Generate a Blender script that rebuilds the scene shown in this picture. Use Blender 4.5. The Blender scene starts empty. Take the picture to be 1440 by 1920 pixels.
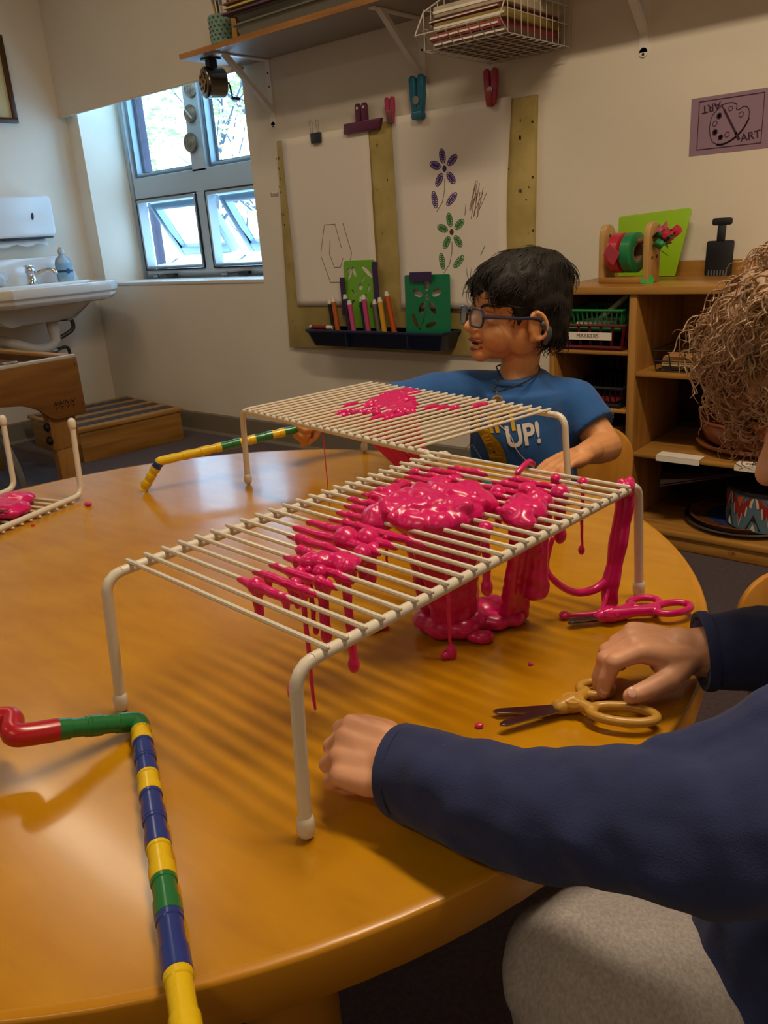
import bpy, bmesh, math, random
from math import pi, sin, cos, radians as rad
from mathutils import Vector as V, Matrix, noise

scene = bpy.context.scene
COL = scene.collection
# ---------------------------------------------------------------- camera, light, exposure
cam = bpy.data.cameras.new('camera'); cam_o = bpy.data.objects.new('camera', cam); COL.objects.link(cam_o)
cam.sensor_fit = 'VERTICAL'; cam.sensor_height = 36.0; cam.sensor_width = 27.0; cam.lens = 28.50
cam.clip_start = 0.02; cam.clip_end = 200
Rm = Matrix(((0.769, -0.161, 0.619), (0.636, 0.294, -0.714), (-0.067, 0.942, 0.328)))
Rm.normalize() if hasattr(Rm, 'normalize') else None
cam_o.matrix_world = Matrix.Translation((0.807, -0.547, 0.955)) @ Rm.to_quaternion().to_matrix().to_4x4()
scene.camera = cam_o
vs = scene.view_settings
scene.display_settings.display_device = 'sRGB'
vs.view_transform = 'Standard'; vs.look = 'None'; vs.gamma = 1.0; vs.use_curve_mapping = False
vs.exposure = -0.15
SKY_STRENGTH = 7.5
LAMP_WATTS = 28.5
LAMP_COLOR = (1.0, 0.81, 0.57)
world = bpy.data.worlds.new('sky'); scene.world = world; world.use_nodes = True
nt = world.node_tree; bg = nt.nodes['Background']
bg.inputs['Color'].default_value = (0.40, 0.69, 1.0, 1); bg.inputs['Strength'].default_value = SKY_STRENGTH

# ---------------------------------------------------------------- helpers
def srgb(h):
    if isinstance(h, str):
        h = h.lstrip('#'); c = [int(h[i:i+2], 16)/255 for i in (0, 2, 4)]
    else: c = [x/255 for x in h]
    return tuple((x/12.92 if x <= 0.04045 else ((x+0.055)/1.055)**2.4) for x in c)
MATS = {}
def mat(name, col, rough=0.5, metal=0.0, var=0.0, scale=20.0, bump=0.0, bscale=200.0, coat=0.0, trans=0.0, sss=0.0, stretch=(1, 1, 1), spec=0.5, col2=None, sheen=0.0, ior=1.45, alpha=1.0, detail=4.0):
    if name in MATS: return MATS[name]
    m = bpy.data.materials.new(name); m.use_nodes = True; MATS[name] = m
    n = m.node_tree.nodes; L = m.node_tree.links; b = n['Principled BSDF']
    c = srgb(col)
    b.inputs['Base Color'].default_value = (*c, 1)
    b.inputs['Roughness'].default_value = rough; b.inputs['Metallic'].default_value = metal
    b.inputs['Coat Weight'].default_value = coat; b.inputs['Coat Roughness'].default_value = 0.15
    b.inputs['Transmission Weight'].default_value = trans; b.inputs['IOR'].default_value = ior
    b.inputs['Specular IOR Level'].default_value = spec
    b.inputs['Sheen Weight'].default_value = sheen
    b.inputs['Alpha'].default_value = alpha
    if sss: b.inputs['Subsurface Weight'].default_value = sss; b.inputs['Subsurface Radius'].default_value = (0.012, 0.005, 0.003); b.inputs['Subsurface Scale'].default_value = 0.6
    if var or bump:
        tc = n.new('ShaderNodeTexCoord'); mp = n.new('ShaderNodeMapping'); mp.inputs['Scale'].default_value = stretch
        L.new(tc.outputs['Object'], mp.inputs['Vector'])
    if var:
        t = n.new('ShaderNodeTexNoise'); t.inputs['Scale'].default_value = scale; t.inputs['Detail'].default_value = detail
        r = n.new('ShaderNodeValToRGB'); L.new(mp.outputs['Vector'], t.inputs['Vector']); L.new(t.outputs['Fac'], r.inputs['Fac'])
        d = srgb(col2) if col2 else tuple(x*(1-var) for x in c)
        u = c if col2 else tuple(min(1, x*(1+var)) for x in c)
        r.color_ramp.elements[0].position = 0.32; r.color_ramp.elements[1].position = 0.68
        r.color_ramp.elements[0].color = (*d, 1); r.color_ramp.elements[1].color = (*u, 1)
        L.new(r.outputs['Color'], b.inputs['Base Color'])
    if bump:
        t2 = n.new('ShaderNodeTexNoise'); t2.inputs['Scale'].default_value = bscale; t2.inputs['Detail'].default_value = 3
        bp = n.new('ShaderNodeBump'); bp.inputs['Strength'].default_value = bump; bp.inputs['Distance'].default_value = 0.002
        L.new(mp.outputs['Vector'], t2.inputs['Vector']); L.new(t2.outputs['Fac'], bp.inputs['Height']); L.new(bp.outputs['Normal'], b.inputs['Normal'])
    return m
def emit(name, col, s):
    m = bpy.data.materials.new(name); m.use_nodes = True
    b = m.node_tree.nodes['Principled BSDF']; b.inputs['Base Color'].default_value = (*srgb(col), 1)
    b.inputs['Emission Color'].default_value = (*srgb(col), 1); b.inputs['Emission Strength'].default_value = s
    return m

def frame_of(d):
    d = V(d).normalized(); a = V((0, 0, 1)) if abs(d.z) < 0.95 else V((1, 0, 0))
    x = a.cross(d).normalized(); return x, d.cross(x).normalized()
def catmull(pts, n=6):
    """smooth a polyline of (x,y,z[,r]) tuples"""
    P = [V(p) if len(p) <= 3 else None for p in pts]
    q = [tuple(p) for p in pts]; out = []
    k = len(q[0])
    for i in range(len(q)-1):
        p0 = q[max(i-1, 0)]; p1 = q[i]; p2 = q[i+1]; p3 = q[min(i+2, len(q)-1)]
        for j in range(n):
            t = j/n
            out.append(tuple(0.5*((2*p1[c])+(-p0[c]+p2[c])*t+(2*p0[c]-5*p1[c]+4*p2[c]-p3[c])*t*t+(-p0[c]+3*p1[c]-3*p2[c]+p3[c])*t**3) for c in range(k)))
    out.append(q[-1]); return out
class MB:
    def __init__(s, M=None): s.v = []; s.f = []; s.M = M or Matrix()
    def add(s, vs, fs):
        o = len(s.v); s.v += [tuple(s.M @ V(p)) for p in vs]; s.f += [tuple(i+o for i in f) for f in fs]; return s
    def box(s, lo, hi):
        x0, y0, z0 = lo; x1, y1, z1 = hi
        return s.add([(x0,y0,z0),(x1,y0,z0),(x1,y1,z0),(x0,y1,z0),(x0,y0,z1),(x1,y0,z1),(x1,y1,z1),(x0,y1,z1)],
            [(0,3,2,1),(4,5,6,7),(0,1,5,4),(1,2,6,5),(2,3,7,6),(3,0,4,7)])
    def tube(s, pts, r, seg=8, cap=True, round_end=False, flat=None):
        pts = [V(p) for p in pts]; n = len(pts)
        R = r if isinstance(r, (list, tuple)) else [r]*n
        if round_end:
            d0 = (pts[0]-pts[1]).normalized(); d1 = (pts[-1]-pts[-2]).normalized()
            pre = [(pts[0]+d0*R[0]*sin(a), R[0]*cos(a)) for a in (1.35, 1.0, 0.55)]; post = [(pts[-1]+d1*R[-1]*sin(a), R[-1]*cos(a)) for a in (0.55, 1.0, 1.35)]
            pts = [p for p, _ in pre]+pts+[p for p, _ in post]; R = [q for _, q in pre]+list(R)+[q for _, q in post]; n = len(pts)
        vs = []; fs = []
        T = [(pts[min(i+1, n-1)]-pts[max(i-1, 0)]).normalized() for i in range(n)]
        x, y = frame_of(T[0])
        for i in range(n):
            x = (x-T[i]*x.dot(T[i])).normalized(); y = T[i].cross(x).normalized()
            for k in range(seg):
                a = 2*pi*k/seg; vs.append(pts[i]+(x*cos(a)+y*sin(a)*(flat or 1))*R[i])
        for i in range(n-1):
            for k in range(seg):
                a = i*seg+k; b = i*seg+(k+1) % seg; fs.append((a, b, b+seg, a+seg))
        if cap: fs.append(tuple(range(seg-1, -1, -1))); fs.append(tuple((n-1)*seg+k for k in range(seg)))
        return s.add(vs, fs)
    def cyl(s, p, q, r, r2=None, seg=20): return s.tube([p, q], [r, r if r2 is None else r2], seg)
    def lathe(s, prof, c=(0, 0, 0), axis=(0, 0, 1), seg=28, cap=True, sx=1, sy=1, ang=2*pi):
        d = V(axis).normalized(); x, y = (V((1, 0, 0)), V((0, 1, 0))) if d.z > 0.99 else frame_of(d); c = V(c); vs = []; fs = []; n = len(prof)
        for r, h in prof:
            for k in range(seg):
                a = 2*pi*k/seg; vs.append(c+d*h+x*cos(a)*r*sx+y*sin(a)*r*sy)
        for i in range(n-1):
            for k in range(seg):
                a = i*seg+k; b = i*seg+(k+1) % seg; fs.append((a, b, b+seg, a+seg))
        if cap: fs.append(tuple(range(seg-1, -1, -1))); fs.append(tuple((n-1)*seg+k for k in range(seg)))
        return s.add(vs, fs)
    def ball(s, c, r, seg=14, rings=9, sc=(1, 1, 1), R=None):
        vs = []; fs = []; c = V(c); R = R or Matrix.Identity(3)
        for i in range(rings+1):
            th = pi*i/rings
            for k in range(seg):
                a = 2*pi*k/seg; vs.append(c+R @ V((r*sc[0]*sin(th)*cos(a), r*sc[1]*sin(th)*sin(a), r*sc[2]*cos(th))))
        for i in range(rings):
            for k in range(seg):
                a = i*seg+k; b = i*seg+(k+1) % seg; fs.append((a, a+seg, b+seg, b))
        return s.add(vs, fs)
    def prism(s, poly, t, M=None):
        """polygon in local xy extruded by t along +z, M maps it to place"""
        M = M or Matrix(); n = len(poly)
        vs = [M @ V((x, y, 0)) for x, y in poly]+[M @ V((x, y, t)) for x, y in poly]
        fs = [tuple(range(n-1, -1, -1)), tuple(range(n, 2*n))]+[(i, (i+1) % n, n+(i+1) % n, n+i) for i in range(n)]
        return s.add(vs, fs)
    def grid(s, rows):
        n = len(rows); m = len(rows[0]); vs = [p for r in rows for p in r]
        return s.add(vs, [(i*m+j, i*m+j+1, (i+1)*m+j+1, (i+1)*m+j) for i in range(n-1) for j in range(m-1)])
    def build(s, name, m, parent=None, smooth=False, bevel=0.0, bseg=2, world=False, angle=40):
        me = bpy.data.meshes.new(name); me.from_pydata(s.v, [], s.f); me.validate()
        bm = bmesh.new(); bm.from_mesh(me); bmesh.ops.remove_doubles(bm, verts=bm.verts, dist=1e-6); bmesh.ops.recalc_face_normals(bm, faces=bm.faces)
        if bevel:
            es = [e for e in bm.edges if len(e.link_faces) == 2 and e.calc_face_angle(0) > rad(30)]
            if es: bmesh.ops.bevel(bm, geom=es, offset=bevel, segments=bseg, profile=0.5, affect='EDGES', clamp_overlap=True)
        bm.to_mesh(me); bm.free()
        o = bpy.data.objects.new(name, me); COL.objects.link(o)
        if m: me.materials.append(m)
        if smooth or bevel:
            for p in me.polygons: p.use_smooth = True
            if hasattr(me, 'set_sharp_from_angle'): me.set_sharp_from_angle(angle=rad(angle))
        if parent:
            o.parent = parent
            if world: o.matrix_parent_inverse = TM[parent.name].inverted()
        return o
TM = {}
WORK = bpy.data.scenes.new('work')       # scratch scene, removed at the end
def tag(o, label, cat, group=None):
    o['label'] = label; o['category'] = cat
    if group: o['group'] = group
    return o
def thing(name, label, cat, loc=(0, 0, 0), rz=0.0, group=None, rot=None):
    o = bpy.data.objects.new(name, None); COL.objects.link(o); o.empty_display_size = 0.02
    o.location = loc; o.rotation_euler = rot if rot else (0, 0, rz)
    TM[o.name] = Matrix.Translation(loc) @ o.rotation_euler.to_matrix().to_4x4()
    return tag(o, label, cat, group)
def struct(o): o['kind'] = 'structure'; return o
def copy_tree(o, parent=None):
    c = o.copy(); COL.objects.link(c); c.parent = parent
    for ch in list(o.children): copy_tree(ch, c)
    return c
def work_dg():
    with bpy.context.temp_override(scene=WORK, view_layer=WORK.view_layers[0]):
        WORK.view_layers[0].update(); return bpy.context.evaluated_depsgraph_get()
def bake(o):
    """turn the object's modifiers into its mesh"""
    WORK.collection.objects.link(o); dg = work_dg(); me = bpy.data.meshes.new_from_object(o.evaluated_get(dg)); WORK.collection.objects.unlink(o)
    ms = list(o.data.materials); old = o.data; o.modifiers.clear(); o.data = me; me.name = o.name
    if not me.materials:
        for m in ms: me.materials.append(m)
    bpy.data.meshes.remove(old)
    for p in me.polygons: p.use_smooth = True
    return o
def displace(o, fn):
    me = o.data; N = [v.normal.copy() for v in me.vertices]; C = [v.co.copy() for v in me.vertices]; out = []
    for c, n_ in zip(C, N): out.extend(c+n_*fn(c))
    me.vertices.foreach_set('co', out); me.update()
def organic(mb, name, m, parent=None, voxel=0.003, smooth=4, fac=0.5, disp=0.0, dscale=30, world=False, adapt=0.0):
    """closed shapes that overlap are fused into one smooth continuous surface"""
    o = mb.build(name, m, parent, world=world)
    r = o.modifiers.new('r', 'REMESH'); r.mode = 'VOXEL'; r.voxel_size = voxel; r.adaptivity = adapt
    if smooth:
        s = o.modifiers.new('s', 'SMOOTH'); s.iterations = smooth; s.factor = fac
    bake(o)
    if disp:
        displace(o, lambda p: disp*noise.noise(p*dscale))
    return o
def text_mesh(body, size, name, m, parent=None, M=None, depth=0.0006, world=False, align='CENTER', bold=0.0, shear=0.0, sx=1.0):
    cu = bpy.data.curves.new(name, 'FONT'); cu.body = body; cu.size = size; cu.extrude = depth; cu.align_x = align; cu.align_y = 'CENTER'; cu.offset = bold; cu.shear = shear
    t = bpy.data.objects.new('tmp', cu); WORK.collection.objects.link(t)
    dg = work_dg(); me = bpy.data.meshes.new_from_object(t.evaluated_get(dg))
    bpy.data.objects.remove(t); bpy.data.curves.remove(cu)
    me.transform((M or Matrix()) @ Matrix.Diagonal((sx, 1, 1, 1)))
    o = bpy.data.objects.new(name, me); COL.objects.link(o); me.name = name; me.materials.clear(); me.materials.append(m)
    if parent:
        o.parent = parent
        if world: o.matrix_parent_inverse = TM[parent.name].inverted()
    return o
def circ(r, n=24, cx=0, cy=0, a0=0, a1=2*pi, sx=1, sy=1):
    return [(cx+sx*r*cos(a0+(a1-a0)*i/n), cy+sy*r*sin(a0+(a1-a0)*i/n)) for i in range(n)]
def rrect(w, h, r, n=4, cx=0, cy=0):
    out = []
    for (sx, sy, a) in ((1, 1, 0), (-1, 1, pi/2), (-1, -1, pi), (1, -1, 3*pi/2)):
        for i in range(n+1):
            b = a+pi/2*i/n; out.append((cx+sx*(w/2-r)+r*cos(b), cy+sy*(h/2-r)+r*sin(b)))
    return out
# local xy plane -> the back wall: x along the wall, y up, +z out of the wall into the room
def wallM(x, z, y): return Matrix.Translation((x, y, z)) @ Matrix(((1, 0, 0), (0, 0, -1), (0, 1, 0))).to_4x4()
# local xy plane -> the left wall: x along +y, y up, +z out of the wall (+x)
def lwallM(y, z, x): return Matrix.Translation((x, y, z)) @ Matrix(((0, 0, 1), (1, 0, 0), (0, 1, 0))).to_4x4()
def lines(mb, M, pts, w, t=0.0004, z0=0.0004):
    """a drawn stroke: flat ribbon following pts"""
    for (a, b) in zip(pts[:-1], pts[1:]):
        a = V((*a, 0)); b = V((*b, 0)); d = (b-a)
        if d.length < 1e-6: continue
        n = V((-d.y, d.x, 0)).normalized()*w/2; e = d.normalized()*w*0.3
        mb.prism([((a-e+n).x, (a-e+n).y), ((a-e-n).x, (a-e-n).y), ((b+e-n).x, (b+e-n).y), ((b+e+n).x, (b+e+n).y)], t, M @ Matrix.Translation((0, 0, z0)))

def wood(name, c1, c2, rough=0.4, stretch=(1, 12, 12), scale=3.0, coat=0.2):
    return mat(name, c1, rough, var=0.2, scale=scale, stretch=stretch, coat=coat, col2=c2, bump=0.02, bscale=40, detail=8)
M_wall = mat('wall_paint', '#e6dccb', 0.65, var=0.04, scale=2.0, bump=0.06, bscale=260)
M_white = mat('white_paint', '#dcd8d0', 0.4)
M_carpet = mat('carpet', '#3d2c33', 0.95, var=0.35, scale=120, bump=0.6, bscale=700, sheen=0.2)
M_base = mat('baseboard_vinyl', '#7f7565', 0.55)
M_ceil = mat('ceiling_paint', '#e4dece', 0.9)
M_maple = wood('maple_ply', '#b8863f', '#976628')
M_maple_y = wood('maple_ply_upright', '#b58240', '#966528', stretch=(12, 12, 1))
M_maple_l = wood('maple_ply_long', '#b8863f', '#976628', stretch=(12, 1, 12))
M_plyedge = wood('ply_edge', '#a9742f', '#8a5820', stretch=(1, 60, 60))
M_alu = mat('window_paint', '#b4bfc7', 0.45)
M_black = mat('black_plastic', '#15161c', 0.45)
M_chrome = mat('chrome', '#d8d8d8', 0.12, 1.0)
M_steel = mat('steel', '#9a9a98', 0.3, 1.0)
M_porc = mat('porcelain', '#e4e2de', 0.12, coat=0.5)
M_paper = mat('paper', '#eadfd2', 0.8)
M_pinkplastic = mat('pink_plastic', '#e0186f', 0.25, coat=0.3)
M_ink = mat('ink', '#2b2426', 0.7)
# ---------------------------------------------------------------- the room
WX, WY, RX, FY, CZ = -3.5, 2.068, 2.6, -3.2, 2.65
WO = WY+0.34                                   # outer face of the thick back wall
wx0, wx1, wz0, wz1 = -3.385, -2.088, 0.763, 2.25 # window opening
struct(MB().box((WX-.1, FY-.1, -.06), (RX+.1, WO, 0)).build('floor', M_carpet))
struct(MB().box((WX-.1, FY-.1, CZ), (RX+.1, WO, CZ+.06)).build('ceiling', M_ceil))
b = MB()
b.box((WX, WY, 0), (wx0, WO, CZ)).box((wx1, WY, 0), (RX, WO, CZ)).box((wx0, WY, 0), (wx1, WO, wz0)).box((wx0, WY, wz1), (wx1, WO, CZ))
struct(b.build('wall_back', M_wall))
struct(MB().box((WX-.1, FY, 0), (WX, WO, CZ)).build('wall_left', M_wall))
struct(MB().box((RX, FY, 0), (RX+.1, WO, CZ)).build('wall_right', M_wall))
struct(MB().box((WX-.1, FY-.1, 0), (RX+.1, FY, CZ)).build('wall_front', M_wall))
bb = MB().prism([(0, 0), (0.018, 0), (0.012, 0.012), (0.008, 0.1), (0.004, 0.107), (0, 0.107)], 1.0)
def baseboard(name, M):
    o = MB(M).prism([(0, 0), (0.02, 0), (0.011, 0.014), (0.009, 0.1), (0.004, 0.107), (0, 0.107)], 1.0).build(name, M_base); return struct(o)
baseboard('baseboard_back', Matrix(((0, 0, RX-WX, WX), (-1, 0, 0, WY), (0, 1, 0, 0), (0, 0, 0, 1))))
baseboard('baseboard_left', Matrix(((1, 0, 0, WX), (0, 0, WY-FY, FY), (0, 1, 0, 0), (0, 0, 0, 1))))
# window sill slab
struct(MB().box((wx0, WY-.004, wz0-.001), (wx1, 2.33, wz0+.016)).build('trim_1', M_white, bevel=.003))
# window: fixed upper panes, awning sashes below
win = bpy.data.objects.new('window_1', None); COL.objects.link(win); win.location = (0, 0, 0); win['kind'] = 'structure'; TM[win.name] = Matrix()
wy = 2.315
def fr(x0, x1, z0, z1, t, y0=wy, y1=wy+.06, name='window_frame', m=M_alu):
    q = MB().box((x0, y0, z0), (x0+t, y1, z1)).box((x1-t, y0, z0), (x1, y1, z1)).box((x0+t, y0, z0), (x1-t, y1, z0+t)).box((x0+t, y0, z1-t), (x1-t, y1, z1))
    return q.build(name, m, win, bevel=.002, bseg=1)
fr(wx0, wx1, wz0+.016, wz1, .045)
mxl, mxr = -2.812, -2.70
MB().box((mxl, wy, 1.30), (mxr, wy+.06, wz1-.045)).build('mullion', M_alu, win, bevel=.002, bseg=1)
MB().box((wx0+.045, wy, 1.205), (wx1-.045, wy+.06, 1.312)).build('transom', M_alu, win, bevel=.002, bseg=1)
MB().box((-2.803, wy, wz0+.06), (-2.735, wy+.06, 1.205)).build('mullion', M_alu, win, bevel=.002, bseg=1)
M_glass = mat('window_glass', '#f4fbff', 0.0, trans=1.0, ior=1.02, spec=0.1)
M_frame2 = mat('sash_paint', '#9db4c4', 0.4)
M_gasket = mat('gasket', '#20242c', 0.6)
for (x0, x1) in ((wx0+.045, mxl), (mxr, wx1-.045)):
    fr(x0, x1, 1.312, wz1-.045, .022, wy+.02, wy+.075, 'upper_sash', M_frame2)
    g = .026; fr(x0+g, x1-g, 1.312+g, wz1-.045-g, .004, wy+.055, wy+.07, 'gasket', M_gasket)
    MB().box((x0+.02, wy+.058, 1.33), (x1-.02, wy+.062, wz1-.06)).build('pane', M_glass, win)
for (x0, x1) in ((wx0+.045, -2.803), (-2.735, wx1-.045)):
    z0, z1 = wz0+.062, 1.205
    fr(x0+.002, x1-.002, z0, z1, .006, wy-.008, wy+.004, 'screen_frame', M_gasket)
    fr(x0+.008, x1-.008, z0+.008, z1-.008, .014, wy-.006, wy+.05, 'jamb', M_alu)
    # the sash: hinged at its head, its foot swung outwards
    h = z1-z0-.05; a = rad(32)
    Ms = Matrix.Translation((0, wy+.06, z1-.03)) @ Matrix.Rotation(a, 4, 'X')
    q = MB(Ms).box((x0+.02, 0, -h), (x0+.06, .045, 0)).box((x1-.06, 0, -h), (x1-.02, .045, 0)).box((x0+.06, 0, -.04), (x1-.06, .045, 0)).box((x0+.06, 0, -h), (x1-.06, .045, -h+.045))
    sash = q.build('awning_sash', M_frame2, win, bevel=.004)
    MB(Ms).box((x0+.055, .02, -h+.04), (x1-.055, .026, -.035)).build('pane', M_glass, sash)
    q = MB(); q.tube([(x0+.03, wy+.05, z0+.02), (x0+.05, wy+.14, z0+.03), (x0+.03, wy+.2, z0+.05)], .006, 6).build('stay_arm', M_steel, win)
    lh = MB().box((x0+.22, wy-.035, z0-.035), (x0+.3, wy-.012, z0-.02)); lh.tube([(x0+.22, wy-.025, z0-.024), (x0+.15, wy-.03, z0-.028), (x0+.12, wy-.02, z0-.022)], .004, 6).build('crank_latch', M_black, win)
    MB().box((x0+.06, wy-.01, z0-.04), (x0+.11, wy+.002, z0-.026)).build('latch_plate', M_steel, win, bevel=.002)
# outdoors: brick pier and trees close to the building
M_pier = mat('outside_pier', '#3c3846', 0.8, var=.15, scale=8)
tag(MB().box((-4.0, 2.85, -.5), (-3.95, 2.9, 4)).build('outside_pier', M_pier, bevel=.01), 'dark purple grey pier standing outside the window', 'pier')
M_bark = mat('bark', '#4a565e', 0.9, var=.2, scale=15); M_leaf = mat('leaves', '#a59c6c', 0.8, var=.3, scale=6, col2='#8c9468'); M_leaf2 = mat('leaves_autumn', '#c4ac70', 0.8, var=.3, scale=6, col2='#c89a78')
def tree(loc, h, seed, ml, nleaf, label, spread=1.0):
    rnd = random.Random(seed); t = thing('tree', label, 'tree', loc, group=None)
    q = MB(); tips = []
    def branch(p, d, L, r, lvl):
        pts = [p]; rs = [r]
        for i in range(4):
            d = (d+V((rnd.uniform(-.25, .25), rnd.uniform(-.25, .25), rnd.uniform(-.1, .2)))).normalized(); p = p+d*L/4; pts.append(p); rs.append(r*(1-.16*(i+1)))
        q.tube(pts, rs, 6)
        if lvl == 0: tips.append(p); return
        for k in range(3 if lvl > 1 else 2):
            nd = (d+V((rnd.uniform(-1, 1), rnd.uniform(-1, 1), rnd.uniform(-.1, .6)))*spread).normalized()
            branch(pts[-1-(k % 2)], nd, L*.72, r*.5, lvl-1)
    branch(V((0, 0, 0)), V((0, 0, 1)), h*.42, h*.018, 3)
    q.build('trunk', M_bark, t, smooth=True)
    f = MB()
    for _ in range(nleaf):
        c = rnd.choice(tips)+V((rnd.gauss(0, .28), rnd.gauss(0, .28), rnd.gauss(0, .2))); a = V((rnd.uniform(-1, 1), rnd.uniform(-1, 1), rnd.uniform(-1, 1))).normalized(); x, y = frame_of(a); s = rnd.uniform(.03, .07)
        f.add([c-x*s, c-y*s*.5, c+x*s, c+y*s*.5], [(0, 1, 2, 3)])
    fo = f.build('foliage', ml, t); fo['kind'] = 'stuff'
tree((-6.9, 5.4, -1.6), 5.0, 3, M_leaf, 1100, 'thin bare tree with blue green tufts outside the upper window')
tree((-7.4, 8.4, -1.6), 6.0, 8, M_leaf2, 1500, 'pale yellow autumn tree further outside the window', 1.2)
tree((-5.6, 6.8, -1.8), 4.2, 21, M_leaf2, 900, 'small tree with reddish leaves outside the open sash', 1.2)

# roller shade
M_shade = mat('shade_cloth', '#d9cdb9', 0.8, var=.03, scale=3)
rs = thing('roller_shade', 'cream roller shade pulled halfway down over the window', 'window shade', (-2.77, WY-.036, 1.625))
MB().box((-.735, -.002, 0), (.735, .002, .80)).build('shade_cloth', M_shade, rs)
MB().tube([(-.735, 0, .004), (.735, 0, .004)], .007, 8).build('hem_bar', M_shade, rs, smooth=True)
MB().tube([(-.735, 0, .80), (.735, 0, .80)], .03, 16).build('roller', M_white, rs, smooth=True)
# rocks glued on the mullion
M_geode = mat('agate', '#a08b74', 0.5, var=.5, scale=45, col2='#4d4238', bump=.3, bscale=80)
for (x, z, rr, lb) in ((-2.76, 1.565, .042, 'round brown agate slice with a pale diagonal band on the mullion'), (-2.785, 1.435, .048, 'tall oval brown agate slice, lowest on the window mullion'), (-2.735, 1.672, .04, 'brown agate slice half hidden under the roller shade')):
    t = thing('stone_disc', lb, 'stone', (x, wy, z), group='agate slices on the window mullion')
    MB().lathe([(.0, 0), (rr*.95, .0), (rr, .008), (rr*.9, .018), (0, .02)], axis=(0, -1, 0), seg=18, cap=False, sy=1.0).build('stone', M_geode, t, smooth=True)
    if 'band' in lb: MB(Matrix.Translation((0, -.02, 0)) @ Matrix.Rotation(.8, 4, 'Y')).box((-rr*.8, -.002, -.004), (rr*.8, .003, .004)).build('pale_band', mat('quartz', '#d8cfc0', .3), t, bevel=.002)

# ceiling troffers: the room's own lamps
M_diff = mat('troffer_frame', '#dddddd', 0.5)
for i, (x, y, rz, k) in enumerate(((0.6, 0.4, 0, 1.5), (-2.2, 0.75, 0, .32), (0.7, -1.9, 0, .45), (-2.2, -1.7, 0, .25))):
    t = thing('ceiling_light', ['white ceiling light panel above the round table', 'white ceiling light panel near the sink and window', 'white ceiling light panel behind the table', 'white ceiling light panel in the far front corner'][i], 'ceiling light', (x, y, CZ), rz)
    q = MB(); 
    for s in (-1, 1): q.box((-.62, s*.1-.012, -.035), (.62, s*.1+.012, 0)); q.box((s*.62-.012, -.1, -.035), (s*.62+.012, .1, 0))
    q.build('housing', M_diff, t)
    ld = bpy.data.lights.new('troffer_light', 'AREA'); ld.shape = 'RECTANGLE'; ld.size = 1.2; ld.size_y = .16; ld.energy = LAMP_WATTS*k; ld.color = LAMP_COLOR
    lo = bpy.data.objects.new('troffer_light', ld); COL.objects.link(lo); lo.parent = t; lo.location = (0, 0, -.02)

# ---------------------------------------------------------------- easel board on the wall
eb = thing('easel_board', 'yellowed paint-stained easel board screwed to the wall', 'easel board', (-1.29, WY, .478))
M_board = mat('stained_board', '#bda768', 0.75, var=.3, scale=9, col2='#a08c4e', bump=.15, bscale=60, detail=9)
MB(wallM(0, 0, 0)).prism([(-.655, 0), (.60, 0), (.625, .859), (-.605, .857)], .018).build('board', M_board, eb, bevel=.002)
M_stain = mat('paint_stain', '#3c2b22', .7); M_stain2 = mat('paint_stain_yellow', '#c9a21e', .6)
rnd = random.Random(4)
q = MB(); q2 = MB()
for i in range(60):
    x = rnd.choice([rnd.uniform(.53, .6), rnd.uniform(.5, .6), rnd.uniform(-.62, -.6), rnd.uniform(-.1, .05)]); z = rnd.uniform(.05, .82); s = rnd.uniform(.0012, .0032)
    (q if rnd.random() < .7 else q2).prism(circ(s, 7, x, z, sy=rnd.uniform(1, 3)), .0005, wallM(0, 0, -.018))
for i in range(9):
    x = rnd.uniform(-.45, .5); q.prism(rrect(.003, rnd.uniform(.03, .07), .001, 1, x, .05), .0005, wallM(0, 0, -.018))
q.build('paint_spots', M_stain, eb)['kind'] = 'stuff'; q2.build('paint_spots_yellow', M_stain2, eb)['kind'] = 'stuff'
for i in range(5): MB(wallM(0, 0, -.018)).lathe([(0, .002), (.004, .0015), (.004, 0)], (.612, .1+.17*i, 0), seg=8, cap=False).build('screw', M_stain, eb)
def paper(name, label, x0, x1, z0, z1, curl, y=WY-.0195):
    rows = []; n = 24
    for i in range(n+1):
        v = i/n; r = []
        for j in range(13):
            u = j/12; c = -(.002+curl*(1-v)**1.6*(0.25+.75*u*u)+.004*sin(3+5*v+2*u)*(1-v))
            xs = x0+(x1-x0)*u - (curl*.5*sin(pi*v*1.1)*u*u if curl > .02 else 0)
            r.append((xs, y+c, z0+(z1-z0)*v))
        rows.append(r)
    o = MB().grid(rows).build(name, M_paper, smooth=True); s = o.modifiers.new('t', 'SOLIDIFY'); s.thickness = .0006; bake(o)
    return o, rows
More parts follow.
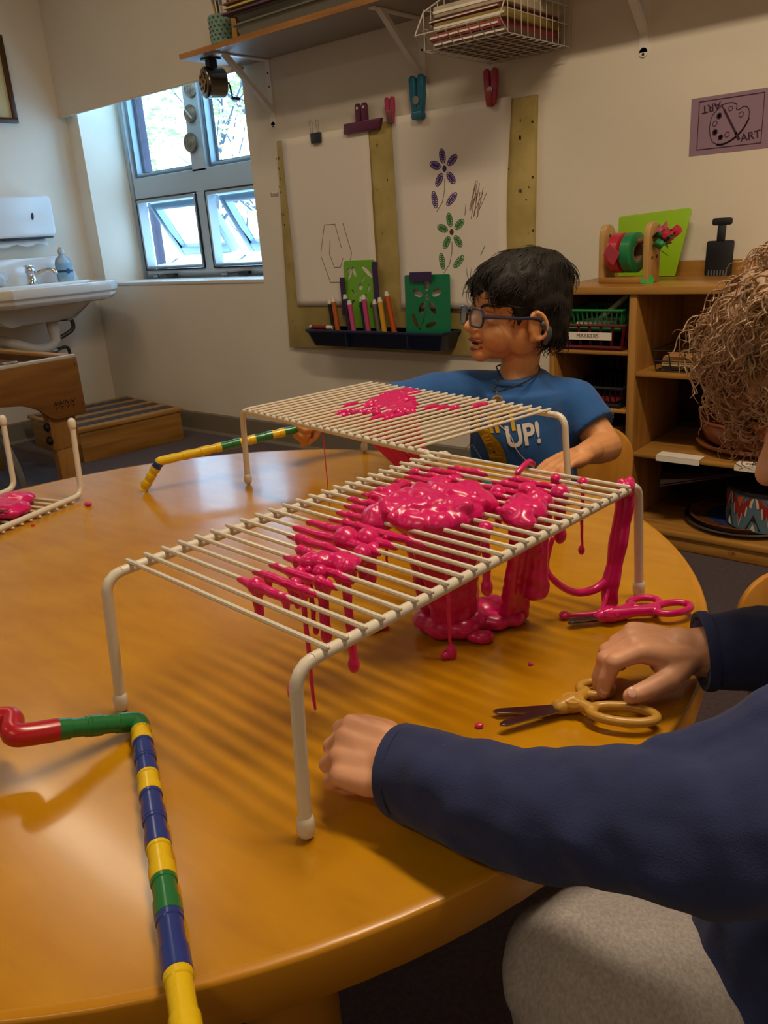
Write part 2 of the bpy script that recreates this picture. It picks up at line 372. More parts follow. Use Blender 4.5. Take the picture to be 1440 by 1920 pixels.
# drawings are flat strokes on the sheets, parts of each sheet
def sheet(name, label, x0, x1, z0, z1, curl):
    t = thing(name, label, 'paper', ((x0+x1)/2, WY-.02, z1))
    o, rows = paper('sheet', label, x0, x1, z0, z1, curl); o.parent = t; o.matrix_parent_inverse = TM[t.name].inverted()
    def yat(x, z):
        u = min(max((x-x0)/(x1-x0), 0), 1); v = min(max((z-z0)/(z1-z0), 0), 1)
        return WY-.0195-(.002+curl*(1-v)**1.6*(0.25+.75*u*u)+.004*sin(3+5*v+2*u)*(1-v))
    return t, yat
def strokes(t, yat, name, segs, w, m):
    q = MB()
    for pts in segs:
        for a, b in zip(pts[:-1], pts[1:]):
            d = V((b[0]-a[0], 0, b[1]-a[1]))
            if d.length < 1e-6: continue
            n = V((-d.z, 0, d.x)).normalized()*w/2; e = d.normalized()*w*.3
            A = V((a[0], yat(*a)-.0013, a[1]))-e; B = V((b[0], yat(*b)-.0013, b[1]))+e
            q.add([A+n, A-n, B-n, B+n, A+n+V((0, .001, 0)), A-n+V((0, .001, 0)), B-n+V((0, .001, 0)), B+n+V((0, .001, 0))], [(0, 1, 2, 3), (7, 6, 5, 4), (0, 4, 5, 1), (1, 5, 6, 2), (2, 6, 7, 3), (3, 7, 4, 0)])
    return q.build(name, m, t, world=True)
M_pen = mat('brown_marker', '#6a5648', .8); M_purple = mat('purple_marker', '#48287c', .8); M_greenmk = mat('green_marker', '#2c7a3a', .8); M_brownmk = mat('dark_brown_marker', '#5a3326', .8)
s1, y1 = sheet('drawing_sheet', 'white paper with a brown hexagon spiral drawing clipped to the board', -1.86, -1.385, .662, 1.336, .008)
cx, cz = -1.60, .875
strokes(s1, y1, 'hexagon_drawing', [[(cx-.09, cz+.01), (cx-.055, cz+.115), (cx+.005, cz+.115), (cx+.03, cz+.02)], [(cx+.05, cz+.115), (cx+.085, cz), (cx+.045, cz-.115), (cx-.05, cz-.115), (cx-.092, cz-.01)], [(cx-.03, cz+.055), (cx-.042, cz), (cx-.02, cz-.055), (cx+.015, cz-.055), (cx+.033, cz-.02)]], .0022, M_pen)
s2, y2 = sheet('flower_drawing_sheet', 'white paper with purple and green flower drawings clipped to the board', -1.268, -.758, .655, 1.345, .03)
def petal(c, ang, L, w, n=14):
    return [(c[0]+cos(ang)*(L/2*cos(a))-sin(ang)*w/2*sin(a), c[1]+sin(ang)*(L/2*cos(a))+cos(ang)*w/2*sin(a)) for a in [2*pi*i/n for i in range(n+1)]]
def hatch(c, ang, L, w, k=6):
    out = []; pts = []
    for i in range(k+1):
        u = -L*.38+L*.76*i/k; ww = w/2*math.sqrt(max(0, 1-(2*u/L)**2))*.85; s = 1 if i % 2 else -1
        pts.append((c[0]+cos(ang)*u-sin(ang)*ww*s, c[1]+sin(ang)*u+cos(ang)*ww*s))
    return [pts]
def flower(t, yat, c, k, m, m2):
    P = []; H = []
    for a in (100, 35, -50, 235, 160):
        a = rad(a); p = (c[0]+cos(a)*.062*k, c[1]+sin(a)*.062*k); strokes(t, yat, 'petal', [petal(p, a, .07*k, .036*k)]+hatch(p, a, .07*k, .036*k, 13), .0028, m)
    for (dx, dz, a) in ((-.07, -.145, 100), (.04, -.15, 40)):
        p = (c[0]+dx*k, c[1]+dz*k); strokes(t, yat, 'leaf', [petal(p, rad(a), .085*k, .034*k)]+hatch(p, rad(a), .085*k, .034*k, 13), .0028, m)
    strokes(t, yat, 'stem', [[(c[0], c[1]-.05*k), (c[0]-.002, c[1]-.1*k), (c[0]-.02*k, c[1]-.16*k), (c[0]-.06*k, c[1]-.205*k)]], .0022, m2)
    strokes(t, yat, 'flower_centre', [petal(c, 0, .018*k, .022*k, 10), petal(c, 0, .009*k, .011*k, 8)], .006, m if m is M_purple else M_brownmk)
flower(s2, y2, (-1.035, 1.148), .70, M_purple, M_pen)
flower(s2, y2, (-1.012, .930), .70, M_greenmk, M_brownmk)
rnd = random.Random(9); sc = []
for i in range(11): 
    x = -.90+rnd.uniform(-.012, .03); sc.append([(x+.012+rnd.uniform(-.01, .01), 1.08+rnd.uniform(-.03, .02)), (x-.012+rnd.uniform(-.008, .008), .995+rnd.uniform(-.025, .03))])
sc.append([(-.945, 1.02), (-.95, .985)])
strokes(s2, y2, 'scribble', sc, .002, M_brownmk)
strokes(s2, y2, 'green_dash', [[(-.865, .875), (-.885, .845)]], .003, M_greenmk)
# clips
def peg(label, x, z, s, m1, m2, lean=0, group=None, name='clothespin'):
    t = thing(name, label, 'clip', (x, WY-.019, z), group=group)
    for sg in (-1, 1):
        MB(wallM(0, 0, -.001) @ Matrix.Rotation(lean, 4, 'Z') @ Matrix.Rotation(sg*.02, 4, 'Z')).prism([(sg*.014*s-.010*s, .02*s), (sg*.006*s-.010*s, -.035*s), (sg*.006*s+.008*s, -.035*s), (sg*.014*s+.010*s, .02*s), (sg*.016*s+.010*s, .062*s), (sg*.016*s, .07*s), (sg*.016*s-.010*s, .062*s)], .016*s).build('jaw_arm', m1 if sg < 0 else m2, t, bevel=.002)
    MB(wallM(0, 0, 0)).lathe([(.011*s, 0), (.011*s, .02*s)], (0, .006*s, 0), seg=14).build('spring', M_steel, t, smooth=True)
    return t
M_pegpink = mat('peg_pink', '#b03a5c', .5); M_pegred = mat('peg_red', '#9a3320', .5); M_tip = mat('peg_dark', '#6a4a40', .5); M_teal = mat('teal_plastic', '#14617e', .35, coat=.2); M_plum = mat('plum_plastic', '#5d1f45', .35, coat=.2)
p = peg('small pink clothespin between the two paper sheets', -1.268, 1.355, .85, M_pegpink, M_pegpink)
MB(wallM(0, 0, -.004)).box((-.010, -.03, 0), (.010, .012, .014)).build('jaw_tip', M_tip, p, bevel=.002)
p = peg('pink clothespin with red jaw at the flower drawing', -.828, 1.365, 1.05, M_pegpink, M_pegpink)
MB(wallM(0, 0, -.004)).box((-.014, -.042, 0), (.008, .006, .018)).build('jaw_tip', M_pegred, p, bevel=.002)
p = peg('large teal plastic clip holding the flower drawing', -1.135, 1.375, 1.3, M_teal, M_teal, name='chip_clip')
MB(wallM(0, 0, -.004)).prism(rrect(.05, .026, .01, 4, .002, -.042), .024).build('jaw', M_teal, p, bevel=.003)
t = thing('bulldog_clip', 'wide plum plastic clip on the hexagon drawing', 'clip', (-1.405, WY-.02, 1.338))
MB(wallM(0, 0, -.001)).prism([(-.095, -.025), (.085, -.025), (.10, .012), (-.09, .012)], .018).build('clip_bar', M_plum, t, bevel=.004)
for sg in (-1, 1):
    MB(wallM(sg*.016, .012, -.004)).prism([(-.014, 0), (.014, 0), (.014, .05), (.008, .062), (-.008, .062), (-.014, .05)], .012).build('clip_arm', M_plum, t, bevel=.003)
    MB(wallM(sg*.016, .058, -.0165)).prism(circ(.005, 10), .001).build('arm_hole', M_paper, t)
t = thing('binder_clip', 'small dark blue binder clip with wire handles', 'clip', (-1.655, WY-.02, 1.325))
MB(wallM(0, 0, -.001)).prism([(-.024, -.025), (.024, -.025), (.026, .014), (-.026, .014)], .016).build('clip_body', mat('navy_metal', '#1a2636', .3, coat=.4), t, bevel=.003)
for sg in (-1, 1):
    pts = [(sg*.016+.005*cos(a)*1.6*(1 if True else 1), 0, 0) for a in (0,)]
    loop = [(sg*.018-.004, -.012, .012), (sg*.018-.006, -.014, .04), (sg*.018-.009, -.014, .052), (sg*.018, -.014, .06), (sg*.018+.009, -.014, .052), (sg*.018+.006, -.014, .04), (sg*.018+.004, -.012, .012)]
    MB().tube(loop, .0012, 6).build('wire_handle', M_steel, t, smooth=True)
# marker tray
M_navy = mat('navy_plastic', '#16233f', .4, coat=.2)
tr = thing('marker_tray', 'dark blue plastic tray fixed under the easel board', 'tray', (-1.36, WY-.0188, .508))
Wt, Dt, Ht = .37, .12, .07
q = MB()
def ring(z, w0, d1, r=.03):
    pts = [(-w0, 0, z), (-w0, -d1+r, z), (-w0+r*.3, -d1+r*.3, z), (-w0+r, -d1, z), (w0-r, -d1, z), (w0-r*.3, -d1+r*.3, z), (w0, -d1+r, z), (w0, 0, z)]
    return [V(p) for p in pts]
outer = [ring(0, Wt-.03, Dt-.02), ring(Ht-.012, Wt-.006, Dt-.003), ring(Ht-.012, Wt, Dt), ring(Ht, Wt, Dt), ring(Ht, Wt-.01, Dt-.01), ring(.006, Wt-.034, Dt-.026)]
vs = [p for r in outer for p in r]; n = 8; fs = []
for i in range(len(outer)-1):
    for k in range(n): a = i*n+k; b_ = i*n+(k+1) % n; fs.append((a, b_, b_+n, a+n))
fs.append(tuple(range(n-1, -1, -1))); fs.append(tuple((len(outer)-1)*n+k for k in range(n)))
q.add(vs, fs); q.build('tray_body', M_navy, tr, bevel=.002)
for x in (-.12, .2): MB().box((x-.003, -Dt-.002, .002), (x+.003, -Dt+.02, Ht-.014)).build('tray_rib', M_navy, tr)
mk = [('black', '#15151a', '#15151a'), ('orange brown', '#b4571a', '#b4571a'), ('dark purple', '#2a1f45', '#7a2030'), ('magenta pink', '#c2477c', '#c2477c'), ('navy blue', '#1b2a55', '#2a2a30'), ('rose pink', '#b7436f', '#c2305a'), ('grey', '#66625c', '#66625c'), ('golden yellow', '#cf9a24', '#cf9a24'), ('burnt orange', '#bf4f12', '#bf4f12')]
mx = [-1.625, -1.585, -1.535, -1.495, -1.445, -1.415, -1.375, -1.33, -1.292]
M_cap = mat('marker_cap_white', '#d8d4cc', .4)
for i, (nm, c1, c2) in enumerate(mk):
    hh = .158+.01*(i % 3)+.014*(i == 8); lean = (-.028 if i < 8 else -.045)
    y0 = WY-.055-.02*(i % 2)
    t = thing('marker', f'{nm} marker standing in the blue easel tray', 'marker', (mx[i]+.01, y0, .5172), group='markers in the easel tray')
    top = V((lean, .012, hh)); d = top.normalized()
    MB().cyl((0, 0, 0), d*.045, .0105, .0105, 14).build('barrel', mat('mk2_'+nm, c2, .35), t, smooth=True)
    MB().cyl(d*.045, d*.049, .011, .011, 14).build('white_ring', M_cap, t, smooth=True)
    cap_ = MB().cyl(d*.049, d*hh, .0108, .0103, 14).build('cap', mat('mk_'+nm, c1, .35), t, smooth=True)
    MB().lathe([(.0103, 0), (.0103, .007), (.0075, .012), (.0075, .019), (0, .02)], d*hh, d, 12, cap=False).build('cap_end', M_cap, cap_, smooth=True)
for (x, yy, c, ln, lb) in ((-1.68, WY-.07, '#8e1f24', .10, 'red marker lying at the end of the blue tray'),):
    t = thing('marker', lb, 'marker', (x, yy, .578), rz=.1, group='markers in the easel tray')
    MB().cyl((-.05, 0, .002), (.03, 0, 0), .0085, .0085, 12).build('barrel', mat('red_mk', c, .35), t, smooth=True); MB().cyl((.03, 0, 0), (.06, 0, -.001), .0088, .008, 12).build('cap', M_cap, t, smooth=True); MB().cyl((-.062, 0, .002), (-.05, 0, .002), .007, .0085, 12).build('cap_end', M_cap, t, smooth=True)
# stencils in the tray
def stencil(name, label, loc, poly, holes, t_, m, lean, rz=0):
    t = thing(name, label, 'stencil', loc)
    bm = bmesh.new(); M = wallM(0, 0, 0) @ Matrix.Rotation(lean, 4, 'X')
    loops = [poly]+holes; allE = []
    for lp in loops:
        vs = [bm.verts.new(M @ V((x, y, 0))) for x, y in lp]
        allE += [bm.edges.new((vs[i], vs[(i+1) % len(vs)])) for i in range(len(vs))]
    bmesh.ops.triangle_fill(bm, edges=allE, use_beauty=True, use_dissolve=False)
    r = bmesh.ops.extrude_face_region(bm, geom=bm.faces[:]); nv = [g for g in r['geom'] if isinstance(g, bmesh.types.BMVert)]
    off = (M.to_3x3() @ V((0, 0, t_))); bmesh.ops.translate(bm, verts=nv, vec=off); bmesh.ops.recalc_face_normals(bm, faces=bm.faces)
    me = bpy.data.meshes.new('stencil_sheet'); bm.to_mesh(me); bm.free(); me.materials.append(m)
    o = bpy.data.objects.new('stencil_sheet', me); COL.objects.link(o); o.parent = t; return t
def ell(c, a, L, w, n=14): return petal(c, rad(a), L, w, n)[:-1]
hs = [ell((.0+cos(rad(a))*.048, .145+sin(rad(a))*.048), a, .052, .027) for a in (92, 20, -58, 238, 162)]+[circ(.011, 10, 0, .145)]
hs += [ell((-.062, .055), 112, .06, .022), ell((.015, .042), 20, .055, .02), [(-.045, .02), (-.042, .018), (-.02, .05), (-.008, .09), (-.011, .091), (-.025, .055)]]
M_sgreen = mat('green_stencil_plastic', '#0f7a52', .35, coat=.2); M_slime = mat('lime_stencil_plastic', '#6fb02c', .35, coat=.2); M_ptape = mat('purple_tape', '#3d2a58', .4)
st = stencil('flower_stencil', 'dark green plastic stencil with flower cut-out in the tray', (-1.125, WY-.05, .555), rrect(.215, .228, .006, 2, 0, .114), hs, .002, M_sgreen, -.04)
MB(wallM(-.02, .222, -.004)).prism(rrect(.105, .034, .002, 1), .002).build('purple_tape', M_ptape, st)
hs = []; rnd = random.Random(2)
for (x, y, a, L, w) in ((-.055, .215, 60, .05, .018), (-.03, .225, 110, .045, .018), (-.06, .235, 20, .03, .012), (.04, .225, -40, .075, .02), (.02, .20, 60, .03, .01), (.0, .165, 20, .028, .026), (-.035, .14, -50, .04, .012), (.045, .16, 70, .035, .012), (-.05, .1, 40, .04, .014), (.03, .12, 100, .04, .014), (.055, .095, 60, .03, .012), (0, .09, 10, .03, .012)):
    hs.append(ell((x, y), a, L, w, 10))
st = stencil('leaf_stencil', 'lime green plastic stencil with leaf cut-outs behind the markers', (-1.475, WY-.034, .575), rrect(.175, .27, .016, 4, 0, .135), hs, .002, M_slime, -.03)
for (x, z0, z1) in ((.093, .05, .262), (-.088, .05, .205)): MB(wallM(x, 0, -.006)).box((-.013, z0, 0), (.013, z1, .003)).build('purple_tape', M_ptape, st)
# small word label and ART sign
t = thing('easel_label', 'tiny paper label reading Easel on the wall', 'label', (-1.958, WY, 1.13))
MB(wallM(0, 0, 0)).box((-.032, -.013, 0), (.032, .013, .0006)).build('label_paper', M_paper, t)
text_mesh('Easel', .025, 'lettering', M_ink, t, wallM(0, 0, -.001), .0002)
sg = thing('art_sign', 'mauve paper sign with a paint palette and the word ART', 'sign', (-.048, WY, 1.177))
SS = Matrix.Diagonal((.83, 1, 1, 1))
M_mauve = mat('mauve_paper', '#957a8e', .7); M_dk = mat('dark_print', '#3a1f33', .7)
MB(wallM(0, 0, 0)).box((-.113, -.077, 0), (.113, .077, .0012)).build('sign_paper', M_mauve, sg)
q = MB(); Ms = wallM(0, 0, -.0013) @ SS; c = [(-.108, -.062), (.108, -.062), (.108, .066), (-.108, .066), (-.108, -.062)]; lines(q, Ms, c, .0022)
pal = catmull([(-.068, -.005), (-.06, .025), (-.025, .05), (.005, .052), (.02, .045), (.02, .033), (.03, .032), (.045, .038), (.06, .03), (.062, .008), (.045, -.02), (.015, -.042), (-.02, -.053), (-.05, -.048), (-.064, -.028), (-.068, -.005)], 4); lines(q, Ms, pal, .0022)
lines(q, Ms, catmull([(.063, .005), (.045, -.022), (.015, -.044), (-.02, -.055), (-.04, -.053)], 4), .005)
for (x, y, rr, fl) in ((-.037, .022, .009, 1), (-.05, .003, .008, 0), (-.048, -.02, .009, 1), (-.028, -.035, .008, 1), (-.006, -.03, .008, 0), (.0, .037, .007, 0), (.037, .018, .008, 0)):
    lines(q, Ms, petal((x, y), .4, rr*2, rr*1.7, 9), .0016)
    if fl: lines(q, Ms, petal((x, y), .4, rr*1.0, rr*.7, 8), .005)
q.build('palette_print', M_dk, sg)
q = MB(); lines(q, Ms @ Matrix.Translation((0, 0, .0005)), [(-.02, .035), (.024, -.03)], .0065); lines(q, Ms @ Matrix.Translation((0, 0, .0005)), [(-.032, .05), (-.02, .035)], .003); lines(q, Ms @ Matrix.Translation((0, 0, .0005)), [(.024, -.03), (.034, -.045)], .0085); q.build('brush_print', M_dk, sg)
text_mesh('ART', .029, 'lettering', M_dk, sg, wallM(.06, -.042, -.0014) @ Matrix.Rotation(.12, 4, 'Z'), .0002, bold=.0006)
text_mesh('ART', .029, 'lettering', M_dk, sg, wallM(-.055, .047, -.0014) @ Matrix.Rotation(pi+.12, 4, 'Z'), .0002, bold=.0006)
# ---------------------------------------------------------------- wall shelf and what is on it
M_shelfwood = wood('shelf_edge_wood', '#b97f3a', '#93602a', stretch=(1, 10, 10))
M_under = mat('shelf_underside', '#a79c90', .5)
SZ = 1.645
ws = thing('wall_shelf', 'long wooden shelf on white metal brackets along the back wall', 'shelf', (-1.0, WY, SZ))
MB().box((-1.1, -.298, 0), (2.2, -.002, .018)).build('shelf_board', M_under, ws)
MB().box((-1.1, -.302, 0), (2.2, -.298, .020)).build('front_edge', M_shelfwood, ws)
MB().box((-1.104, -.302, 0), (-1.1, -.002, .020)).build('end_edge', M_shelfwood, ws)
M_brk = mat('bracket_white', '#ece7df', .4)
for x in (-1.92, -1.127, -.312, .5):
    xl = x+1.0
    q = MB().box((xl-.013, -.004, -.245), (xl+.013, 0, -.002)); q.lathe([(.013, 0), (.013, .004)], (xl, 0, -.245), (0, -1, 0), 14)
    fl_ = q.build('wall_flange', M_brk, ws)
    MB().box((xl-.013, -.27, -.006), (xl+.013, -.002, -.001)).build('bracket_arm', M_brk, ws)
    q = MB(); q.add([(xl-.011, -.235, -.006), (xl+.011, -.235, -.006), (xl+.011, -.004, -.20), (xl-.011, -.004, -.20), (xl-.011, -.21, -.006), (xl+.011, -.21, -.006), (xl+.011, -.004, -.175), (xl-.011, -.004, -.175)], [(0, 1, 2, 3), (7, 6, 5, 4), (0, 4, 5, 1), (3, 2, 6, 7), (0, 3, 7, 4), (1, 5, 6, 2)]).build('diagonal_brace', M_brk, ws)
    for z in (-.05, -.1, -.25): MB().lathe([(.004, 0), (.004, .001)], (xl, -.0045, z), (0, -1, 0), 10).build('screw_hole', M_ink, fl_)
ST = SZ+.019
# pencil cup
cup = thing('pencil_cup', 'grey green cup with a dark dotted pattern on the wall shelf', 'cup', (-1.925, 1.86, ST))
M_cup = mat('cup_green', '#7b9a8c', .5); M_dot = mat('cup_dots', '#2c3a3a', .5)
MB().lathe([(0, 0), (.055, 0), (.058, .11), (.054, .11), (.05, .006), (0, .006)], seg=32, cap=False).build('cup_body', M_cup, cup, smooth=True)
q = MB()
for r in range(7):
    for k in range(18):
        a = 2*pi*(k+.5*(r % 2))/18; z = .012+.0145*r; R = .0565+.003*z/.11; c = V((R*cos(a), R*sin(a), z)); t_ = V((-sin(a), cos(a), 0)); u = V((0, 0, 1)); o_ = V((cos(a), sin(a), 0))*.0008; s = .0048
        q.add([c+o_+t_*s+u*s*.6, c+o_-t_*s+u*s*.6, c+o_-u*s, c+o_*.2+t_*s+u*s*.6, c+o_*.2-t_*s+u*s*.6, c+o_*.2-u*s], [(0, 1, 2), (0, 3, 4, 1), (1, 4, 5, 2), (2, 5, 3, 0)])
q.build('dot_pattern', M_dot, cup)
rnd = random.Random(5)
for i, (c, lb) in enumerate((('#2a2c38', 'dark paintbrush standing in the pencil cup'), ('#7a3040', 'maroon paintbrush standing in the pencil cup'), ('#c8c0b0', 'pale paintbrush standing in the pencil cup'), ('#b08838', 'wooden paintbrush standing in the pencil cup'), ('#262a34', 'black paintbrush standing in the pencil cup'))):
    a = i*1.25; x, y = .022*cos(a), .022*sin(a); tp = V((x*2.0, y*2.0, .2+.02*i)); bt = V((x*.6, y*.6, .008))
    t = thing('paintbrush', lb, 'paintbrush', (-1.925, 1.86, ST), group='brushes in the pencil cup')
    d = (tp-bt).normalized(); MB().tube([bt, bt+d*.15], [.003, .0045], 8).build('handle', mat('brush_'+str(i), c, .4), t, smooth=True)
    MB().tube([bt+d*.15, bt+d*.17], [.006, .007], 8).build('ferrule', M_steel, t, smooth=True); MB().tube([bt+d*.17, bt+d*.2, bt+d*.225], [.007, .009, .002], 8).build('bristles', mat('bristle', '#2c2622', .9), t, smooth=True)
t = thing('wooden_ruler_block', 'yellow wooden block standing between cup and tray on the shelf', 'block', (-1.835, 1.85, ST))
MB().box((-.014, -.02, 0), (.014, .02, .16)).build('block', mat('yellow_wood', '#b78a3c', .5, var=.1, scale=10), t, bevel=.002)
# clear plastic trays with papers and folders on top
M_clear = mat('translucent_tray', '#8f8b7c', .25, trans=.35, ior=1.2, coat=.2)
def box_tray(name, label, cat, loc, w, d, h, m, rz=0, t_=.003, r=.02, lip=.008):
    t = thing(name, label, cat, loc, rz)
    def ring(x, y, z): return [V((px, py, z)) for px, py in rrect(2*x, 2*y, r, 4)]
    R = [ring(w/2-.012, d/2-.012, 0), ring(w/2, d/2, h-.006), ring(w/2+lip, d/2+lip, h-.006), ring(w/2+lip, d/2+lip, h), ring(w/2-t_, d/2-t_, h), ring(w/2-.012-t_, d/2-.012-t_, t_)]
    n = len(R[0]); vs = [p for r_ in R for p in r_]; fs = []
    for i in range(len(R)-1):
        for k in range(n): a = i*n+k; b_ = i*n+(k+1) % n; fs.append((a, b_, b_+n, a+n))
    fs.append(tuple(range(n-1, -1, -1))); fs.append(tuple((len(R)-1)*n+k for k in range(n)))
    MB().add(vs, fs).build('tray_body', m, t, smooth=True, angle=50); return t
box_tray('plastic_tray', 'translucent grey plastic tray on the wall shelf, lower of two', 'tray', (-1.47, 1.905, ST), .62, .25, .045, M_clear)
box_tray('plastic_tray', 'translucent grey plastic tray stacked on another tray, holding folders', 'tray', (-1.46, 1.905, ST+.0455), .62, .25, .03, M_clear)
stackc = [('#6a4050', 'maroon'), ('#4a5a78', 'slate blue'), ('#c9b04a', 'mustard yellow'), ('#cfc6b4', 'cream'), ('#7a4a3a', 'brown'), ('#4a3a4a', 'dark plum')]
for i, (c, nm) in enumerate(stackc):
    t = thing('paper_folder', f'{nm} paper folder in the stack on the wall shelf tray', 'folder', (-1.48, 1.89, ST+.0762+.0075*i), rz=(-1)**i*.03, group='folders on the wall shelf')
    MB().box((-.33+.015*(i % 3), -.135, 0), (.3, .1, .003)).build('back_cover', mat('folder_'+nm, c, .7), t); MB().box((-.325+.015*(i % 3), -.132, .0032), (.295, .098, .0066)).build('front_cover', mat('folder_'+nm, c, .7), t)
# pencil sharpener screwed under the shelf
M_dchrome = mat('dark_chrome', '#6f6a64', .22, 1.0)
ps = thing('pencil_sharpener', 'chrome hand-crank pencil sharpener hanging under the shelf end', 'pencil sharpener', (-2.015, 1.85, SZ))
MB().box((-.03, -.03, -.006), (.03, .03, -.0005)).build('mount_plate', M_black, ps, bevel=.002); MB().box((-.012, -.02, -.032), (.012, .02, -.006)).build('mount_neck', M_black, ps)
ax = V((-.38, -.92, 0)).normalized(); c0 = V((0, 0, -.088))
MB().lathe([(0, -.045), (.05, -.045), (.055, -.038), (.056, .02), (.058, .022), (.058, .036), (.054, .04), (0, .041)], c0, ax, 32, cap=False).build('sharpener_body', M_dchrome, ps, smooth=True, angle=50)
MB().lathe([(0, 0), (.038, 0), (.038, .006), (.034, .008), (0, .008)], c0+ax*.041, ax, 28, cap=False).build('selector_dial', mat('brass', '#a08258', .25, 1.0), ps, smooth=True, angle=40)
xx, yy = frame_of(ax)
for k in range(6):
    a = k*pi/3; MB().lathe([(.0065, 0), (.0065, .0012)], c0+ax*.0492+xx*cos(a)*.024+yy*sin(a)*.024, ax, 12).build('pencil_hole', M_ink, ps)
cr = c0-ax*.045
MB().tube([cr, cr-ax*.02, cr-ax*.022+V((.0, 0, -.01)), cr-ax*.028+V((0, 0, -.055))], .004, 8).build('crank_arm', M_dchrome, ps, smooth=True); MB().tube([cr-ax*.028+V((0, 0, -.055)), cr-ax*.055+V((0, 0, -.057))], .006, 10, round_end=True).build('crank_knob', M_black, ps, smooth=True)
# wire basket on the wall with folders
bk = thing('wire_basket', 'white wire letter basket fixed to the back wall, full of folders', 'basket', (-.69, 2.05, 1.452))
M_wirew = mat('basket_wire', '#c9c0b4', .4)
bw, bd, bh = .145, .365, .16
for i in range(9):
    x = -bw+2*bw*i/8; MB().tube([(x, 0, bh), (x, 0, 0), (x, -bd, 0), (x, -bd-.045, .035)], .0016, 6).build('basket_wire', M_wirew, bk, smooth=True)
for i in range(11):
    y = -bd*i/10; hh = bh if i < 8 else bh*(1-.35*(i-7)/3)
    MB().tube([(-bw, y, hh), (-bw, y, 0), (bw, y, 0), (bw, y, hh)], .0016, 6).build('basket_wire', M_wirew, bk, smooth=True)
MB().tube([(-bw, -bd, bh*.65), (-bw, -bd*.7, bh), (-bw, 0, bh), (bw, 0, bh), (bw, -bd*.7, bh), (bw, -bd, bh*.65), (bw+.002, -bd-.045, .037), (-bw-.002, -bd-.045, .037), (-bw, -bd, bh*.65)], .0025, 8).build('rim_wire', M_wirew, bk, smooth=True)
for z in (.06, .11): MB().tube([(-bw, -bd, z), (-bw, 0, z), (bw, 0, z), (bw, -bd, z)], .0016, 6).build('basket_wire', M_wirew, bk, smooth=True)
for i, (c, nm, hh) in enumerate((('#5a4038', 'brown', .02), ('#8e3c3c', 'faded red', .02), ('#8a7438', 'olive yellow', .025), ('#6a3030', 'dark red', .012), ('#b9aa92', 'cream', .03))):
    z = 1.4545+sum([.0205, .0205, .0255, .0125, .03][:i])
    t = thing('folder_stack', f'{nm} folder in the wire wall basket', 'folder', (-.69+.006*(-1)**i, 1.86, z), rz=.02*(-1)**i, group='folders in the wire basket')
    q = MB(); q.prism(rrect(.25, .34, .01, 3), hh).build('folder', mat('bkt_'+nm, c, .6, var=.15, scale=12), t, bevel=.004)
    MB().box((-.12, -.172, hh*.35), (.12, -.1705, hh*.6)).build('paper_edge', M_paper, t)

# ---------------------------------------------------------------- shelf cabinet
CF, CX0, CX1, CD = 1.686, -.418, .62, -.156   # front plane, ends, divider
cb = thing('shelf_cabinet', 'maple plywood classroom shelf cabinet with open cubbies', 'cabinet', (0, CF, 0))
D_ = WY-.022-CF
def pan(name, lo, hi, m=M_maple, bv=.004): return MB().box(lo, hi).build(name, m, cb, bevel=bv)
pan('side_panel', (CX0, 0, .0), (CX0+.018, D_, .738), M_maple_y); pan('side_panel', (CX1-.018, 0, 0), (CX1, D_, .738), M_maple_y)
pan('divider_panel', (CD-.012, .002, .06), (CD+.012, D_, .738), M_maple_y)
pan('top_panel', (CX0-.004, -.006, .738), (CX1+.004, D_, .76)); pan('back_rim', (CX0-.004, D_, .76-.3), (CX1+.004, D_+.018, .803)); pan('back_panel', (CX0+.018, D_, .02), (CX1-.018, D_+.008, .46), mat('cabinet_back_shaded', '#2e2017', .6), 0)  # back panel: shade inside the bays is put into its dark brown
pan('bottom_panel', (CX0+.018, -.004, .042), (CX1-.018, D_, .06)); pl_ = pan('plinth', (CX0+.018, .004, 0), (CX1-.018, .022, .042))
for z in (.578, .408, .238): pan('shelf', (CX0+.018, .004, z-.012), (CD-.012, D_, z))
for z in (.522, .284): pan('shelf', (CD+.012, .004, z-.014), (CX1-.018, D_, z))
text_mesh('co', .02, 'burned_logo', mat('burn_mark', '#7a4a18', .7), pl_, Matrix.Translation((.16, .0035, .024)) @ Matrix.Rotation(pi/2, 4, 'X'), .0003)
def lab(name, label, x0, x1, txt, z=.2845, sz=.016):
    t = thing(name, label, 'label', ((x0+x1)/2, CF, z)); w = (x1-x0)/2
    MB().box((-w, -.0012, -.016), (w, -.0002, .0008)).build('label_front', M_paper, t); MB().box((-w, -.0012, .0002), (w, .045, .0010)).build('label_top', M_paper, t)
    if txt: text_mesh(txt, sz, 'lettering', M_ink, t, Matrix.Translation((0, .016, .0012)) , .0002, bold=.0008)
lab('shelf_label', 'blank worn white label taped on the shelf edge', -.07, .055, '')
lab('shelf_label', 'white label with dark lettering on the cabinet shelf edge', .15, .25, 'STICKS')
